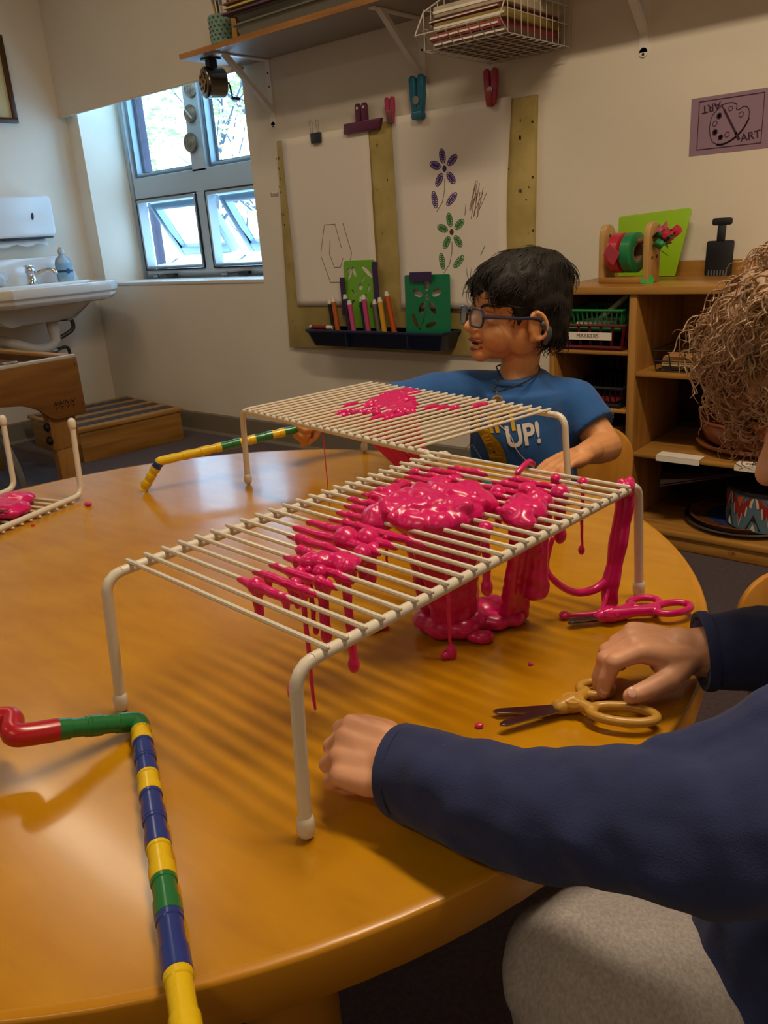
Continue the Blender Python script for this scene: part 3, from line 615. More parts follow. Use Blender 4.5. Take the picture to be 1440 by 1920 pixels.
# baskets in the left bay
def basket(name, label, cat, loc, w, d, h, m, slots=8, rz=0, flare=.012, th=.003):
    t = thing(name, label, cat, loc, rz)
    MB().box((-w/2, -d/2, 0), (w/2, d/2, th)).build('basket_floor', m, t)
    W2, D2 = w/2+flare, d/2+flare
    q = MB().tube([(-W2, -D2, h), (W2, -D2, h), (W2, D2, h), (-W2, D2, h), (-W2, -D2, h)], .005, 6); q.build('rim', m, t)
    q = MB().tube([(-w/2, -d/2, .008), (w/2, -d/2, .008), (w/2, d/2, .008), (-w/2, d/2, .008), (-w/2, -d/2, .008)], .006, 6); q.build('lower_band', m, t)
    for (n_, a, b, A, B) in ((slots, (-w/2, -d/2), (w/2, -d/2), (-W2, -D2), (W2, -D2)), (slots, (-w/2, d/2), (w/2, d/2), (-W2, D2), (W2, D2)), (slots, (-w/2, -d/2), (-w/2, d/2), (-W2, -D2), (-W2, D2)), (slots, (w/2, -d/2), (w/2, d/2), (W2, -D2), (W2, D2))):
        for i in range(n_+1):
            u = i/n_; p = V((a[0]+(b[0]-a[0])*u, a[1]+(b[1]-a[1])*u, .006)); q_ = V((A[0]+(B[0]-A[0])*u, A[1]+(B[1]-A[1])*u, h))
            e = V((b[0]-a[0], b[1]-a[1], 0)).normalized()*(.0018 if slots > 9 else .004)
            nrm = V((e.y, -e.x, 0)).normalized()*.0015
            MB().add([p-e-nrm, p+e-nrm, q_+e-nrm, q_-e-nrm, p-e+nrm, p+e+nrm, q_+e+nrm, q_-e+nrm], [(0, 1, 2, 3), (7, 6, 5, 4), (0, 4, 5, 1), (1, 5, 6, 2), (2, 6, 7, 3), (3, 7, 4, 0)]).build('slat', m, t)
    return t
M_redb = mat('maroon_plastic', '#5d0f1c', .4, coat=.2); M_grnb = mat('green_plastic', '#1e7a3c', .4, coat=.2); M_blkb = mat('dark_basket_plastic', '#17151c', .5)
rb = basket('red_basket', 'dark red slotted plastic basket labelled MARKERS', 'basket', (-.284, 1.775, .579), .19, .16, .072, M_redb, 6)
lbM = Matrix.Translation((-.005, -.0935, .042)) @ Matrix.Rotation(pi/2, 4, 'X')
MB(lbM).box((-.075, -.011, 0), (.075, .011, .0008)).build('name_strip', M_paper, rb); text_mesh('MARKERS', .0165, 'lettering', M_ink, rb, lbM @ Matrix.Translation((0, 0, .001)), .0002)
gb = basket('green_basket', 'green slotted plastic basket resting in the red basket', 'basket', (-.284, 1.778, .632), .165, .14, .06, M_grnb, 12)
rnd = random.Random(12)
for i in range(7):
    t = thing('white_marker', ['white marker with grey cap leaning up out of the green basket'][0] if i == 0 else 'white marker lying in the green basket', 'marker', (-.284, 1.778, .648), group='white markers in the green basket')
    if i == 0: a, b_ = V((-.02, -.03, -.002)), V((.075, .02, .085))
    else:
        y = -.05+.017*i; a, b_ = V((-.07, y, .0)), V((.04+.003*i, y+.01, .004))
    d = (b_-a).normalized(); MB().cyl(a, a+d*.1, .0075, .0075, 12).build('barrel', M_cap, t, smooth=True); MB().cyl(a+d*.1, a+d*.125, .008, .007, 12).build('cap', mat('greycap', '#a9a49a', .4), t, smooth=True)
db = basket('dark_basket', 'near-black slotted basket on the second cabinet shelf', 'basket', (-.268, 1.80, .409), .15, .2, .06, M_blkb, 10)
for i in range(8):
    t = thing('crayon', 'red crayon lying in the dark basket', 'crayon', (-.328+.015*i, 1.79, .421), group='crayons in the dark basket'); MB().cyl((0, -.06, 0), (0, .04, 0), .005, .005, 8).build('stick', mat('crayon_red', '#7a1f26', .6), t, smooth=True); MB().cyl((0, -.06, 0), (0, -.075, 0), .005, .002, 8).build('tip', mat('crayon_red', '#7a1f26', .6), t, smooth=True)
db2 = basket('dark_basket', 'near-black slotted basket stacked at the back of the second shelf', 'basket', (-.28, 1.972, .4095), .17, .05, .12, M_blkb, 8)
t = thing('glass_jar', 'clear jar with grey lid on the third cabinet shelf', 'jar', (-.235, 1.78, .2385))
MB().lathe([(0, 0), (.03, 0), (.032, .01), (.032, .07), (.026, .08), (.026, .085)], seg=20, cap=False).build('jar_body', mat('jar_glass', '#b8b8b0', .1, trans=.6), t, smooth=True); MB().lathe([(0, .1), (.028, .1), (.028, .085), (0, .085)], seg=20, cap=False).build('lid', M_steel, t, smooth=True)
# right bay: wire tray with paper
wt = thing('wire_tray', 'black wire tray holding brown paper on the upper right cubby', 'tray', (.06, 1.82, .5235))
M_bw = mat('black_wire', '#1c1712', .4)
for (z, e) in ((.002, 0), (.03, .005), (.06, .01)): MB().tube([(-.15-e, -.11-e, z), (.15+e, -.11-e, z), (.15+e, .11+e, z), (-.15-e, .11+e, z), (-.15-e, -.11-e, z)], .0022, 6).build('tray_wire', M_bw, wt, smooth=True)
for i in range(8): x = -.15+.3*i/7; MB().tube([(x*1.06, -.12, .06), (x, -.11, .002), (x, .11, .002), (x*1.06, .12, .06)], .0018, 6).build('tray_wire', M_bw, wt, smooth=True)
for i, (c, h_) in enumerate((('#5a5048', .01), ('#c9a878', .014), ('#b0804a', .012))):
    t = thing('paper_stack', ['grey paper at the bottom of the wire tray', 'pale tan paper in the wire tray', 'brown kraft paper on top of the wire tray'][i], 'paper', (.06, 1.82, .5285+[0, .0105, .025][i]), rz=.03*i, group='papers in the wire tray')
    MB().box((-.14, -.1, 0), (.14, .1, h_*.6)).build('lower_sheets', mat('tray_paper%d' % i, c, .8), t); MB().box((-.138, -.102, h_*.6), (.139, .098, h_)).build('upper_sheets', mat('tray_paper%d' % i, c, .8), t)
# terracotta bowls
M_terra = mat('terracotta_wood', '#8a4d30', .35, coat=.3, var=.1, scale=8)
t = thing('shallow_bowl', 'reddish brown shallow dish, under the deeper bowl', 'dish', (.145, 1.86, .2845)); MB().lathe([(0, 0), (.09, 0), (.15, .022), (.156, .032), (.15, .032), (.085, .006), (0, .006)], seg=40, cap=False).build('dish', M_terra, t, smooth=True); MB().lathe([(.09, 0), (.092, -.0004), (.092, .004), (.09, .004)], seg=40, cap=False).build('foot_ring', M_terra, t, smooth=True)
t = thing('deep_bowl', 'glossy terracotta bowl stacked on a shallow dish', 'bowl', (.145, 1.86, .2915)); MB().lathe([(0, 0), (.08, 0), (.13, .03), (.146, .065), (.148, .085), (.142, .085), (.12, .035), (0, .008)], seg=40, cap=False).build('bowl', M_terra, t, smooth=True); MB().lathe([(.146, .083), (.151, .085), (.150, .091), (.144, .09), (.146, .083)], seg=40, cap=False).build('rim', M_terra, t, smooth=True)
# bottom cubby: plates, tambourine drum, records
M_dark = mat('dark_plate', '#2b2a30', .3, coat=.3); M_brn = mat('brown_plate', '#6a4020', .4, coat=.2, var=.2, scale=20)
t = thing('serving_plate', 'large dark round plate at the bottom of the cabinet', 'plate', (.135, 1.858, .0605)); MB().lathe([(0, 0), (.12, 0), (.163, .012), (.164, .017), (.12, .006), (0, .005)], seg=48, cap=False).build('plate', M_dark, t, smooth=True); MB().lathe([(.160, .014), (.165, .015), (.164, .02), (.16, .018), (.160, .014)], seg=48, cap=False).build('rim', M_steel, t, smooth=True)
t = thing('wooden_tray', 'round brown wooden tray with blue centre on the dark plate', 'tray', (.135, 1.858, .0735)); MB().lathe([(0, 0), (.14, 0), (.152, .016), (.148, .017), (.13, .005), (0, .004)], seg=48, cap=False).build('tray_rim', M_brn, t, smooth=True); MB().lathe([(0, .0042), (.1, .0042), (.1, .006), (0, .006)], seg=36, cap=False).build('blue_centre', mat('blue_felt', '#1c2f66', .7), t)
dr = thing('tambour_drum', 'small drum with a blue and red zigzag pattern', 'drum', (.21, 1.835, .0805))
M_dblue = mat('drum_blue', '#55707c', .5); M_dred = mat('drum_red', '#8e2420', .5); M_dcream = mat('drum_cream', '#cfb8a8', .6); M_dor = mat('drum_orange', '#c0552a', .6)
DR, DH = .112, .108
MB().lathe([(DR-.004, 0), (DR, .003), (DR, DH-.003), (DR-.004, DH)], seg=48).build('drum_shell', M_dblue, dr, smooth=True, angle=50)
MB().lathe([(DR-.003, DH), (DR+.004, DH), (DR+.004, DH+.008), (0, DH+.009)], seg=48, cap=False).build('drum_head', M_dark, dr, smooth=True, angle=50)
def on_drum(poly, o_=.0008):
    q = MB(); pts = []
    for (s, z) in poly: a = -2.35+s/DR; pts.append((cos(a)*(DR+o_), sin(a)*(DR+o_), z*DH))
    c = V((0, 0, 0)); n = len(pts); ins = [(p[0]*.985, p[1]*.985, p[2]) for p in pts]
    return MB().add(pts+ins, [tuple(range(n))]+[(i, (i+1) % n, n+(i+1) % n, n+i) for i in range(n)])
def zig(x0, s, depth): return [(x0+s*u, v) for u, v in ((-.5, .95), (-.42, .66), (-.3, .72), (-.24, .4), (-.12, .5), (0, depth), (.12, .5), (.24, .4), (.3, .72), (.42, .66), (.5, .95))]
for k in range(4):
    x0 = -.05+.085*k
    zc_ = on_drum(zig(x0, .082, .10), .0008).build('zigzag_cream', M_dcream, dr); on_drum(zig(x0, .066, .2), .0016).build('zigzag_red', M_dred, zc_); on_drum([(x0-.012, .93), (x0, .62), (x0+.012, .93)], .0024).build('zigzag_orange', M_dor, zc_)
    x1 = x0+.0425; on_drum([(x1-.022, .06), (x1, .5), (x1+.022, .06)], .0008).build('zigzag_dark', M_dark, dr); on_drum([(x1-.008, .06), (x1, .24), (x1+.008, .06)], .0016).build('zigzag_pale', M_dcream, dr)
for i, (c, z, lb) in enumerate((('#5a1518', .218, 'dark red record sleeve leaning above the plates'), ('#3a2c22', .2245, 'dark brown record sleeve, uppermost of the two'))):
    t = thing('record_sleeve', lb, 'record sleeve', (.03, 1.855, z), rot=(.0, -.2, .35), group='record sleeves in the bottom cubby'); MB().box((-.14, -.13, 0), (.14, .13, .004)).build('sleeve', mat('sleeve%d' % i, c, .5), t); MB().box((-.138, -.1325, .001), (.138, -.13, .003)).build('record_edge', M_ink, t)
# ---- on top of the cabinet: tape dispenser, lime board, black scraper
TZ_ = .761
td = thing('tape_dispenser', 'wooden tape dispenser holding red and green tape rolls', 'tape dispenser', (-.228, 1.815, TZ_), rz=-.12)
M_pine = wood('pine', '#c9a265', '#ad8248', stretch=(10, 10, 1)); 
side = [(-.032, 0), (.032, 0), (.032, .125), (.028, .145), (.015, .16), (-.002, .165), (-.02, .16), (-.03, .142), (-.032, .125)]
for x in (-.072, .072):
    MB(Matrix.Translation((x-.009, 0, 0)) @ Matrix(((0, 0, 1), (1, 0, 0), (0, 1, 0))).to_4x4()).prism(side, .018).build('side_panel', M_pine, td, bevel=.002)
    for (y, z) in ((-.012, .068), (.014, .07), (0, .132)): MB().lathe([(.005, 0), (.005, .0006)], (x+(.009 if x > 0 else .0092), y, z), (1, 0, 0), 10).build('peg_hole', mat('hole_brown', '#5a3a1c', .8), td)
MB().box((-.08, -.034, 0), (.062, .034, .016)).build('base_board', M_maple, td, bevel=.002)
MB().cyl((-.062, 0, .105), (.11, 0, .122), .008, .008, 12).build('dowel', mat('dowel', '#8a5a3a', .6), td, smooth=True)
M_tred = mat('red_tape', '#b8283c', .4, coat=.2); M_tgrn = mat('green_tape', '#1e7d49', .4, coat=.2)
for (x, w, m, nm) in ((-.028, .036, M_tred, 'red_tape_roll'), (.014, .034, M_tgrn, 'green_tape_roll')):
    r = MB().lathe([(.03, -w/2), (.052, -w/2), (.056, -w/2+.003), (.056, w/2-.003), (.052, w/2), (.03, w/2), (.03, -w/2)], (x, 0, .083), (1, 0, .0), 36, cap=False).build(nm, m, td, smooth=True, angle=40)
    MB().lathe([(.024, -w/2+.001), (.0298, -w/2+.001), (.0298, w/2-.001), (.024, w/2-.001), (.024, -w/2+.001)], (x, 0, .083), (1, 0, 0), 28, cap=False).build('cardboard_core', mat('cardboard', '#8a7058', .8), r, smooth=True)
MB(Matrix.Translation((-.022, -.058, .082)) @ Matrix.Rotation(.7, 4, 'Y') @ Matrix.Rotation(.25, 4, 'X')).box((-.022, -.001, -.022), (.022, .001, .022)).build('loose_tape_end', mat('tape_end_pink', '#c24a5c', .4), td)
for i in range(9): a = i*.7; MB().tube([(-.058+.003*(i % 3), 0, .105), (-.056, .018*cos(a), .105+.018*sin(a))], .0018, 6).build('bead_chain', M_chrome, td)
rnd = random.Random(31)
for k, (c, o_) in enumerate((('#1e7d49', (.1, -.01, .115)), ('#1e7d49', (.105, -.012, .095)), ('#b8283c', (.118, .0, .125)), ('#c0506a', (.09, .01, .14)), ('#b8283c', (.14, -.005, .128)), ('#1e7d49', (.108, .01, .12)))):
    q = MB(); o_ = V(o_); rows = []
    for i in range(5):
        rows.append([o_+V((.018*cos(i*1.3+k)*.8+.012*(j-1), .02*sin(i*1.1+k), .02*(i-2)*.45+.008*sin(j*2+k))) for j in range(3)])
    o = q.grid(rows).build('tape_scrap', mat('scrap_'+c, c, .4), td, smooth=True); s = o.modifiers.new('t', 'SOLIDIFY'); s.thickness = .0012; bake(o)
t = thing('green_tape_scrap', 'bright green tape scrap stuck on the cabinet top', 'tape scrap', (-.152, 1.77, TZ_)); MB(Matrix.Rotation(.2, 4, 'Z') @ Matrix.Rotation(.9, 4, 'X')).prism([(-.018, 0), (.016, -.004), (.02, .01), (.006, .03), (-.012, .032), (-.02, .018)], .0012).build('scrap', mat('bright_green_tape', '#2c9a34', .4), t)
t = thing('lime_board', 'lime green plastic board leaning against the wall behind the tape dispenser', 'board', (-.235, 2.005, TZ_))
Ml = wallM(0, 0, 0) @ Matrix.Rotation(-.12, 4, 'X')
MB(Ml).prism([(-.11, 0), (.075, 0), (.108, .19), (.10, .196), (-.115, .185), (-.122, .178)], .004).build('board', mat('lime_plastic', '#94c21a', .35, coat=.2), t, bevel=.0015)
M_limee = mat('lime_edge', '#b8d44a', .4)
MB(Ml).box((-.105, -.0005, -.001), (.07, .004, .0005)).build('board_edge', M_limee, t)
sp = thing('black_scraper', 'black plastic scraper with a T-shaped handle on the cabinet', 'scraper', (-.028, 1.99, TZ_))
Mq = wallM(0, 0, 0) @ Matrix.Rotation(-.1, 4, 'X')
MB(Mq).prism(rrect(.078, .098, .006, 3, 0, .05), .006).build('blade', M_black, sp, bevel=.0015)
MB(Mq).prism(rrect(.023, .05, .002, 2, 0, .122), .008).build('neck', M_black, sp, bevel=.0015)
MB(Mq).prism(rrect(.056, .02, .007, 4, 0, .151), .010).build('handle', M_black, sp, bevel=.002)
for i in range(7): MB(Mq).prism(rrect(.004, .016, .0015, 2, -.026+.0085*i, .008), .0066).build('tooth', mat('grey_teeth', '#5a5c64', .5), sp)

# ---------------------------------------------------------------- left wall: picture, towels, sink
pf = thing('picture_frame', 'dark wooden picture frame hanging on the left wall', 'picture frame', (WX, 1.58, 1.60))
M_fw = mat('dark_frame_wood', '#4a2c16', .4)
for (y0, y1, z0, z1) in ((-.25, .21, -.012, .012), (-.25, .21, .36, .384), (.186, .21, .012, .36), (-.25, -.226, .012, .36)): MB().box((.001, y0, z0), (.024, y1, z1)).build('frame_bar', M_fw, pf, bevel=.003)
MB().box((.004, -.226, .012), (.010, .186, .36)).build('print', mat('picture_paper', '#cdbf8e', .6, var=.08, scale=4), pf)
dp = thing('towel_dispenser', 'white plastic paper towel dispenser on the left wall', 'paper towel dispenser', (WX, 1.66, 1.04))
M_dpl = mat('dispenser_white', '#dfe2e4', .3, coat=.3)
q = MB(lwallM(0, 0, 0)).prism(rrect(.36, .2, .025, 5, 0, .10), .10); q.build('dispenser_cover', M_dpl, dp, bevel=.012, bseg=3)
MB().box((.015, -.165, -.008), (.085, .165, .0)).build('slot', mat('slot_dark', '#3c4148', .5), dp, bevel=.003)
MB(lwallM(.06, .1, .0995)).prism(petal((0, 0), pi/2-.15, .036, .014)[:-1], .002).build('window_slit', M_ink, dp)
rows = []
for i in range(15):
    y = -.16+.30*i/14; rows.append([(.03, y, -.006), (.045, y, -.015-.012*(i/14)*0), (.06, y, -.028-.018*abs(sin(i*.55)))])
o = MB().grid(rows).build('hanging_towel', mat('towel_paper', '#e8e8e6', .9), dp, smooth=True); s = o.modifiers.new('t', 'SOLIDIFY'); s.thickness = .002; bake(o)
SK = .806
sk = thing('wall_sink', 'white porcelain wall sink with a raised back ledge', 'sink', (WX, 1.56, 0))
def loft(rings, name, m, parent, smooth=True, bevel=0, close=True, angle=40):
    n = len(rings[0]); vs = [p for r in rings for p in r]; fs = []
    for i in range(len(rings)-1):
        for k in range(n): a = i*n+k; b_ = i*n+(k+1) % n; fs.append((a, b_, b_+n, a+n))
    if close: fs.append(tuple(range(n-1, -1, -1))); fs.append(tuple((len(rings)-1)*n+k for k in range(n)))
    return MB().add(vs, fs).build(name, m, parent, smooth=smooth, bevel=bevel, angle=angle)
def outl(g, z, front=0):   # octagonal front outline, g grows it
    return [V(p) for p in ((.002, -.40-g, z), (.30, -.40-g, z), (.49+g, -.22-g*.5, z), (.49+g, .30+g*.5, z), (.42+g*.5, .38+g, z), (.002, .41+g, z))]
loft([outl(-.06, SK-.095), outl(-.03, SK-.088), outl(-.012, SK-.07), outl(-.012, SK-.055), outl(.0, SK-.045), outl(0, SK-.004), outl(-.006, SK), outl(-.035, SK), outl(-.05, SK-.012)], 'basin_rim', M_porc, sk, bevel=.004)
loft([outl(-.235, SK-.185), outl(-.21, SK-.175), outl(-.16, SK-.13), outl(-.12, SK-.094)], 'bowl_underside', M_porc, sk)
q = MB(lwallM(0, 0, .002)).prism([(-.40, SK-.005), (.40, SK-.005), (.375, SK+.06), (.345, SK+.125), (.32, SK+.135), (-.38, SK+.135), (-.40, SK+.12)], .035); q.build('backsplash', M_porc, sk, bevel=.008)
MB().box((.03, -.36, SK-.015), (.19, .37, SK+.004)).build('faucet_ledge', M_porc, sk, bevel=.006)
f = thing('faucet', 'chrome single-lever faucet on the sink ledge', 'faucet', (WX+.12, 1.64, SK+.0045))
MB().lathe([(0, 0), (.028, 0), (.028, .004), (.023, .008), (.022, .055), (.025, .06), (.025, .075), (.018, .085), (0, .087)], seg=24, cap=False).build('faucet_body', M_chrome, f, smooth=True, angle=50)
MB().tube([(.0, .01, .04), (.03, .04, .055), (.06, .07, .065), (.08, .085, .06), (.09, .09, .045)], [.015, .014, .012, .012, .012], 14).build('spout', M_chrome, f, smooth=True)
MB().box((-.012, -.03, .085), (.012, .02, .095)).build('lever', M_chrome, f, bevel=.004)
sb = thing('soap_bottle', 'clear soap bottle with blue label on the sink ledge', 'bottle', (WX+.11, 1.835, SK+.0045))
MB().lathe([(0, 0), (.04, 0), (.042, .006), (.042, .095), (.036, .112), (.022, .125), (.015, .132), (.015, .14)], seg=24, cap=False, sx=.8, sy=1.05).build('bottle_body', mat('soap_clear', '#b9cdd8', .1, trans=.4), sb, smooth=True)
MB().lathe([(0.0, .14), (.017, .14), (.017, .158), (.01, .162), (.01, .172), (0, .173)], seg=16, cap=False).build('cap', mat('bottle_cap', '#c8c4bc', .4), sb, smooth=True, angle=40)
MB().lathe([(.0425, .02), (.0432, .02), (.0432, .09), (.0425, .09)], seg=24, cap=False, sx=.81, sy=1.06).build('label', mat('blue_label', '#7fa5c0', .5), sb); MB().lathe([(.0433, .045), (.0438, .045), (.0438, .056), (.0433, .056)], seg=24, cap=False, sx=.82, sy=1.065).build('label_band', mat('navy_label', '#28415a', .5), sb)
q = MB(lwallM(0, .05, .037)); q.prism(circ(.013, 12), .0015); q.build('label_seal', mat('navy_label', '#28415a', .5), sb)
bag = thing('plastic_bag', 'crumpled clear plastic bag beside the sink faucet', 'plastic bag', (WX+.12, 1.40, SK+.005)); q = MB(); q.ball((0, 0, .05), .06, sc=(.7, 1.3, .8)); q.ball((.0, .06, .04), .05, sc=(.7, 1.2, .8)); q.ball((0, -.06, .045), .05)
o = organic(q, 'bag', mat('bag_plastic', '#d6dde2', .25, trans=.3), bag, voxel=.008, smooth=3, disp=.012, dscale=40)
MB().tube([(0, .03, .085), (0, .05, .1), (.01, .07, .105)], [.012, .006, .012], 8).build('bag_knot', mat('bag_plastic', '#d6dde2', .25), bag, smooth=True)
pl = thing('sink_plumbing', 'white drain trap and braided hoses under the sink', 'plumbing', (WX, 1.56, .44))
M_pvc = mat('pvc', '#cfcac2', .4); M_hose = mat('braided_hose', '#4a4a4e', .35, .6)
MB().tube([(.2, .1, .21), (.2, .1, .13)], .03, 16).build('tailpiece', M_pvc, pl, smooth=True); MB().tube(catmull([(.2, .1, .14), (.2, .09, .07), (.2, -.0, .05), (.16, -.1, .09), (.06, -.1, .1), (.003, -.1, .1)], 5), .026, 14).build('trap_bend', M_pvc, pl, smooth=True)
MB().tube(catmull([(.2, .13, .2), (.2, .2, .19), (.2, .21, .13), (.18, .14, .09)], 5), .011, 10).build('braided_hose', M_hose, pl, smooth=True); MB().tube(catmull([(.12, .12, .02), (.12, .2, .03), (.1, .22, -.04)], 5), .009, 10).build('braided_hose', M_hose, pl, smooth=True)
MB().tube([(.12, -.02, .02), (.12, .14, .02)], .014, 12).build('shutoff_valve', M_steel, pl, smooth=True); MB().lathe([(.018, 0), (.018, .012)], (.12, .06, .035), (0, 0, 1), 14).build('valve_knob', M_steel, pl); MB().tube([(.003, -.3, -.01), (.1, -.1, .0), (.12, -.02, .02)], .012, 10).build('supply_pipe', M_black, pl, smooth=True)

# ---------------------------------------------------------------- step stool and sensory table
ss = thing('step_stool', 'long low maple step stool with grey grip strips by the wall', 'step stool', (-2.99, 1.68, 0), rz=rad(-7))
sw, sd, sh = .30, .27, .165
for (lo, hi, nm) in (((-sw, -sd, 0), (-sw+.018, sd, sh-.018), 'side_panel'), ((sw-.018, -sd, 0), (sw, sd, sh-.018), 'side_panel'), ((-sw+.018, -sd, 0), (sw-.018, -sd+.018, sh-.018), 'front_panel'), ((-sw+.018, sd-.018, 0), (sw-.018, sd, sh-.018), 'front_panel'), ((-sw-.012, -sd-.012, sh-.018), (sw+.012, sd+.012, sh), 'top_board')): MB().box(lo, hi).build(nm, M_maple_l if nm != 'front_panel' else M_maple, ss, bevel=.003)
for i in range(4): MB().box((-sw+.045+.145*i, -sd+.01, sh), (-sw+.045+.145*i+.075, sd-.01, sh+.0015)).build('grip_strip', mat('grip_grey', '#4c4448', .95, bump=.4, bscale=900), ss)
M_oak = wood('sensory_oak', '#96652f', '#7d5022', stretch=(10, 1.2, 10))
se = thing('sensory_table', 'wooden sensory table with arched apron and clear lid near the sink', 'sensory table', (-2.66, .79, 0))
ex, ey, eh = .40, .385, .555
arch = [(-ey, eh), (-ey, .33), (-.25, .327), (-.225, .34), (-.188, .377), (-.12, .408), (0, .425), (.12, .408), (.16, .393), (.188, .377), (.225, .34), (.25, .327), (ey, .33), (ey, eh)]
MB(lwallM(0, 0, ex-.022)).prism(arch, .022).build('apron_panel', M_oak, se, bevel=.003); MB(lwallM(0, 0, -ex)).prism(arch, .022).build('apron_panel', M_oak, se, bevel=.003)
for s_ in (-1, 1): MB().box((-ex+.022, s_*ey-(.022 if s_ > 0 else 0), .42), (ex-.022, s_*ey+(.022 if s_ < 0 else 0), eh)).build('end_panel', M_oak, se, bevel=.003)
for (x, y) in ((ex-.048, ey-.1), (ex-.048, -ey+.1), (-ex+.048, ey-.1), (-ex+.048, -ey+.1)):
    MB().box((x-.024, y-.055, .2), (x+.024, y+.06, .40)).build('leg_sleeve', M_maple_y, se, bevel=.003); MB().box((x-.02, y-.045, 0), (x+.02, y+.045, .2)).build('leg', M_maple_y, se, bevel=.003)
for z in (.30, .245): MB().lathe([(0, 0), (.016, 0), (.018, .008), (.012, .016), (0, .018)], (ex-.03, ey-.16, z), (0, -1, 0), 12, cap=False).build('leg_knob', M_black, se, smooth=True)
M_rail = mat('lid_rail', '#cfc8be', .3)
MB().box((ex-.034, -ey, eh), (ex-.004, ey, eh+.012)).build('lid_rail', M_rail, se, bevel=.002); MB().box((-ex+.02, ey-.05, eh), (ex-.036, ey-.01, eh+.014)).build('lid_rail', M_maple, se, bevel=.002)
MB().box((-ex+.03, -ey+.03, eh-.03), (ex-.05, ey-.06, eh-.022)).build('bin_floor', mat('bin_brown', '#5a3e2a', .6), se)
MB().box((ex-.04, .1, eh+.012), (ex-.01, .15, eh+.022)).build('lid_latch', M_chrome, se, bevel=.003)
q = MB(); rnd = random.Random(17); LM = lwallM(ey-.1, .385, ex+.0002)
for i in range(4): x = -.036+.024*i; lines(q, LM, [(x, -.004), (x+.008, .008+.004*rnd.random()), (x+.014, -.002), (x+.022, .010)], .0032); lines(q, LM, [(x+.002, -.01), (x+.02, -.012)], .0022); lines(q, LM, [(x+.008, -.02), (x+.014, -.013)], .003)
q.build('burned_logo', mat('logo_burn', '#2c1a10', .7), se)
for z in (.53, .37): MB().lathe([(.006, 0), (.006, .001)], (ex, ey-.012, z), (1, 0, 0), 10).build('screw_plug', mat('plug', '#6a4520', .6), se)
# low chair pushed under the sensory table
gc = thing('grey_leg_chair', 'child chair with grey curved legs and dark seat under the sensory table', 'chair', (-2.62, .80, 0))
M_gleg = mat('grey_tube', '#8f8b84', .35, .3)
MB().prism(rrect(.3, .3, .05, 5), .018, Matrix.Translation((0, 0, .30))).build('seat', M_blkb, gc, bevel=.006)
for (sx, sy) in ((1, 1), (1, -1), (-1, 1), (-1, -1)): MB().tube(catmull([(sx*.10, sy*.10, .302), (sx*.135, sy*.125, .2), (sx*.15, sy*.14, .1), (sx*.145, sy*.15, .004)], 5), .016, 10, flat=1.0).build('leg', M_gleg, gc, smooth=True)
for (c, y, lb) in (('#a8b81e', .07, 'yellow green block on the chair under the sensory table'), ('#d08a1a', -.06, 'orange block on the chair under the sensory table')):
    t = thing('toy_block', lb, 'toy block', (-2.56, .80+y, .3185), rz=.2); MB().box((-.04, -.05, 0), (.04, .05, .028)).build('block', mat('blk'+c, c, .5), t, bevel=.004); MB().box((-.02, -.03, .028), (.02, .03, .032)).build('raised_panel', mat('blk'+c, c, .5), t, bevel=.001)
# ---------------------------------------------------------------- round table
TT = .56
def table_wood():
    m = bpy.data.materials.new('table_laminate'); m.use_nodes = True; n = m.node_tree.nodes; L = m.node_tree.links; b = n['Principled BSDF']
    tc = n.new('ShaderNodeTexCoord'); mp = n.new('ShaderNodeMapping'); mp.inputs['Rotation'].default_value = (0, 0, rad(-38)); mp.inputs['Scale'].default_value = (2.0, 9, 1); L.new(tc.outputs['Object'], mp.inputs['Vector'])
    t = n.new('ShaderNodeTexNoise'); t.inputs['Scale'].default_value = 5; t.inputs['Detail'].default_value = 8; t.inputs['Distortion'].default_value = .5; L.new(mp.outputs['Vector'], t.inputs['Vector'])
    t2 = n.new('ShaderNodeTexNoise'); t2.inputs['Scale'].default_value = 9; t2.inputs['Detail'].default_value = 3; L.new(tc.outputs['Object'], t2.inputs['Vector'])
    mx = n.new('ShaderNodeMix'); mx.data_type = 'FLOAT'; mx.inputs[0].default_value = .5; L.new(t.outputs['Fac'], mx.inputs[2]); L.new(t2.outputs['Fac'], mx.inputs[3])
    r = n.new('ShaderNodeValToRGB'); r.color_ramp.elements[0].position = .3; r.color_ramp.elements[1].position = .72
    r.color_ramp.elements[0].color = (*srgb('#a87000'), 1); r.color_ramp.elements[1].color = (*srgb('#bf880a'), 1); L.new(mx.outputs[0], r.inputs['Fac']); L.new(r.outputs['Color'], b.inputs['Base Color'])
    b.inputs['Roughness'].default_value = .24; b.inputs['Coat Weight'].default_value = .25; b.inputs['Coat Roughness'].default_value = .1
    return m
M_table = table_wood(); M_rim = mat('table_edge_band', '#b47a08', .35, coat=.2)
tb = thing('round_table', 'round maple-topped childrens table with thick rounded edge', 'table', (0, 0, 0))
MB().lathe([(0, TT-.004), (.602, TT-.004), (.602, TT), (0, TT)], seg=128, cap=False).build('table_top', M_table, tb)
MB().lathe([(.602, TT-.036), (.609, TT-.036), (.610, TT-.035), (.610, TT-.0028), (.6092, TT-.0008), (.6075, TT+.0002), (.602, TT), (.602, TT-.036)], seg=128, cap=False).build('edge_band', M_rim, tb, smooth=True, angle=60)
MB().lathe([(0, TT-.03), (.602, TT-.03), (.602, TT-.0045), (0, TT-.0045)], seg=96, cap=False).build('underside', M_plyedge, tb)
for k in range(4):
    a = rad(-31+90*k); x, y = .49*cos(a), .49*sin(a)
    MB().lathe([(.052, TT-.031), (.052, TT-.05), (.037, TT-.052), (.037, .05), (.034, 0)], (x, y, 0), seg=28).build('leg', M_rim, tb, smooth=True, angle=40)
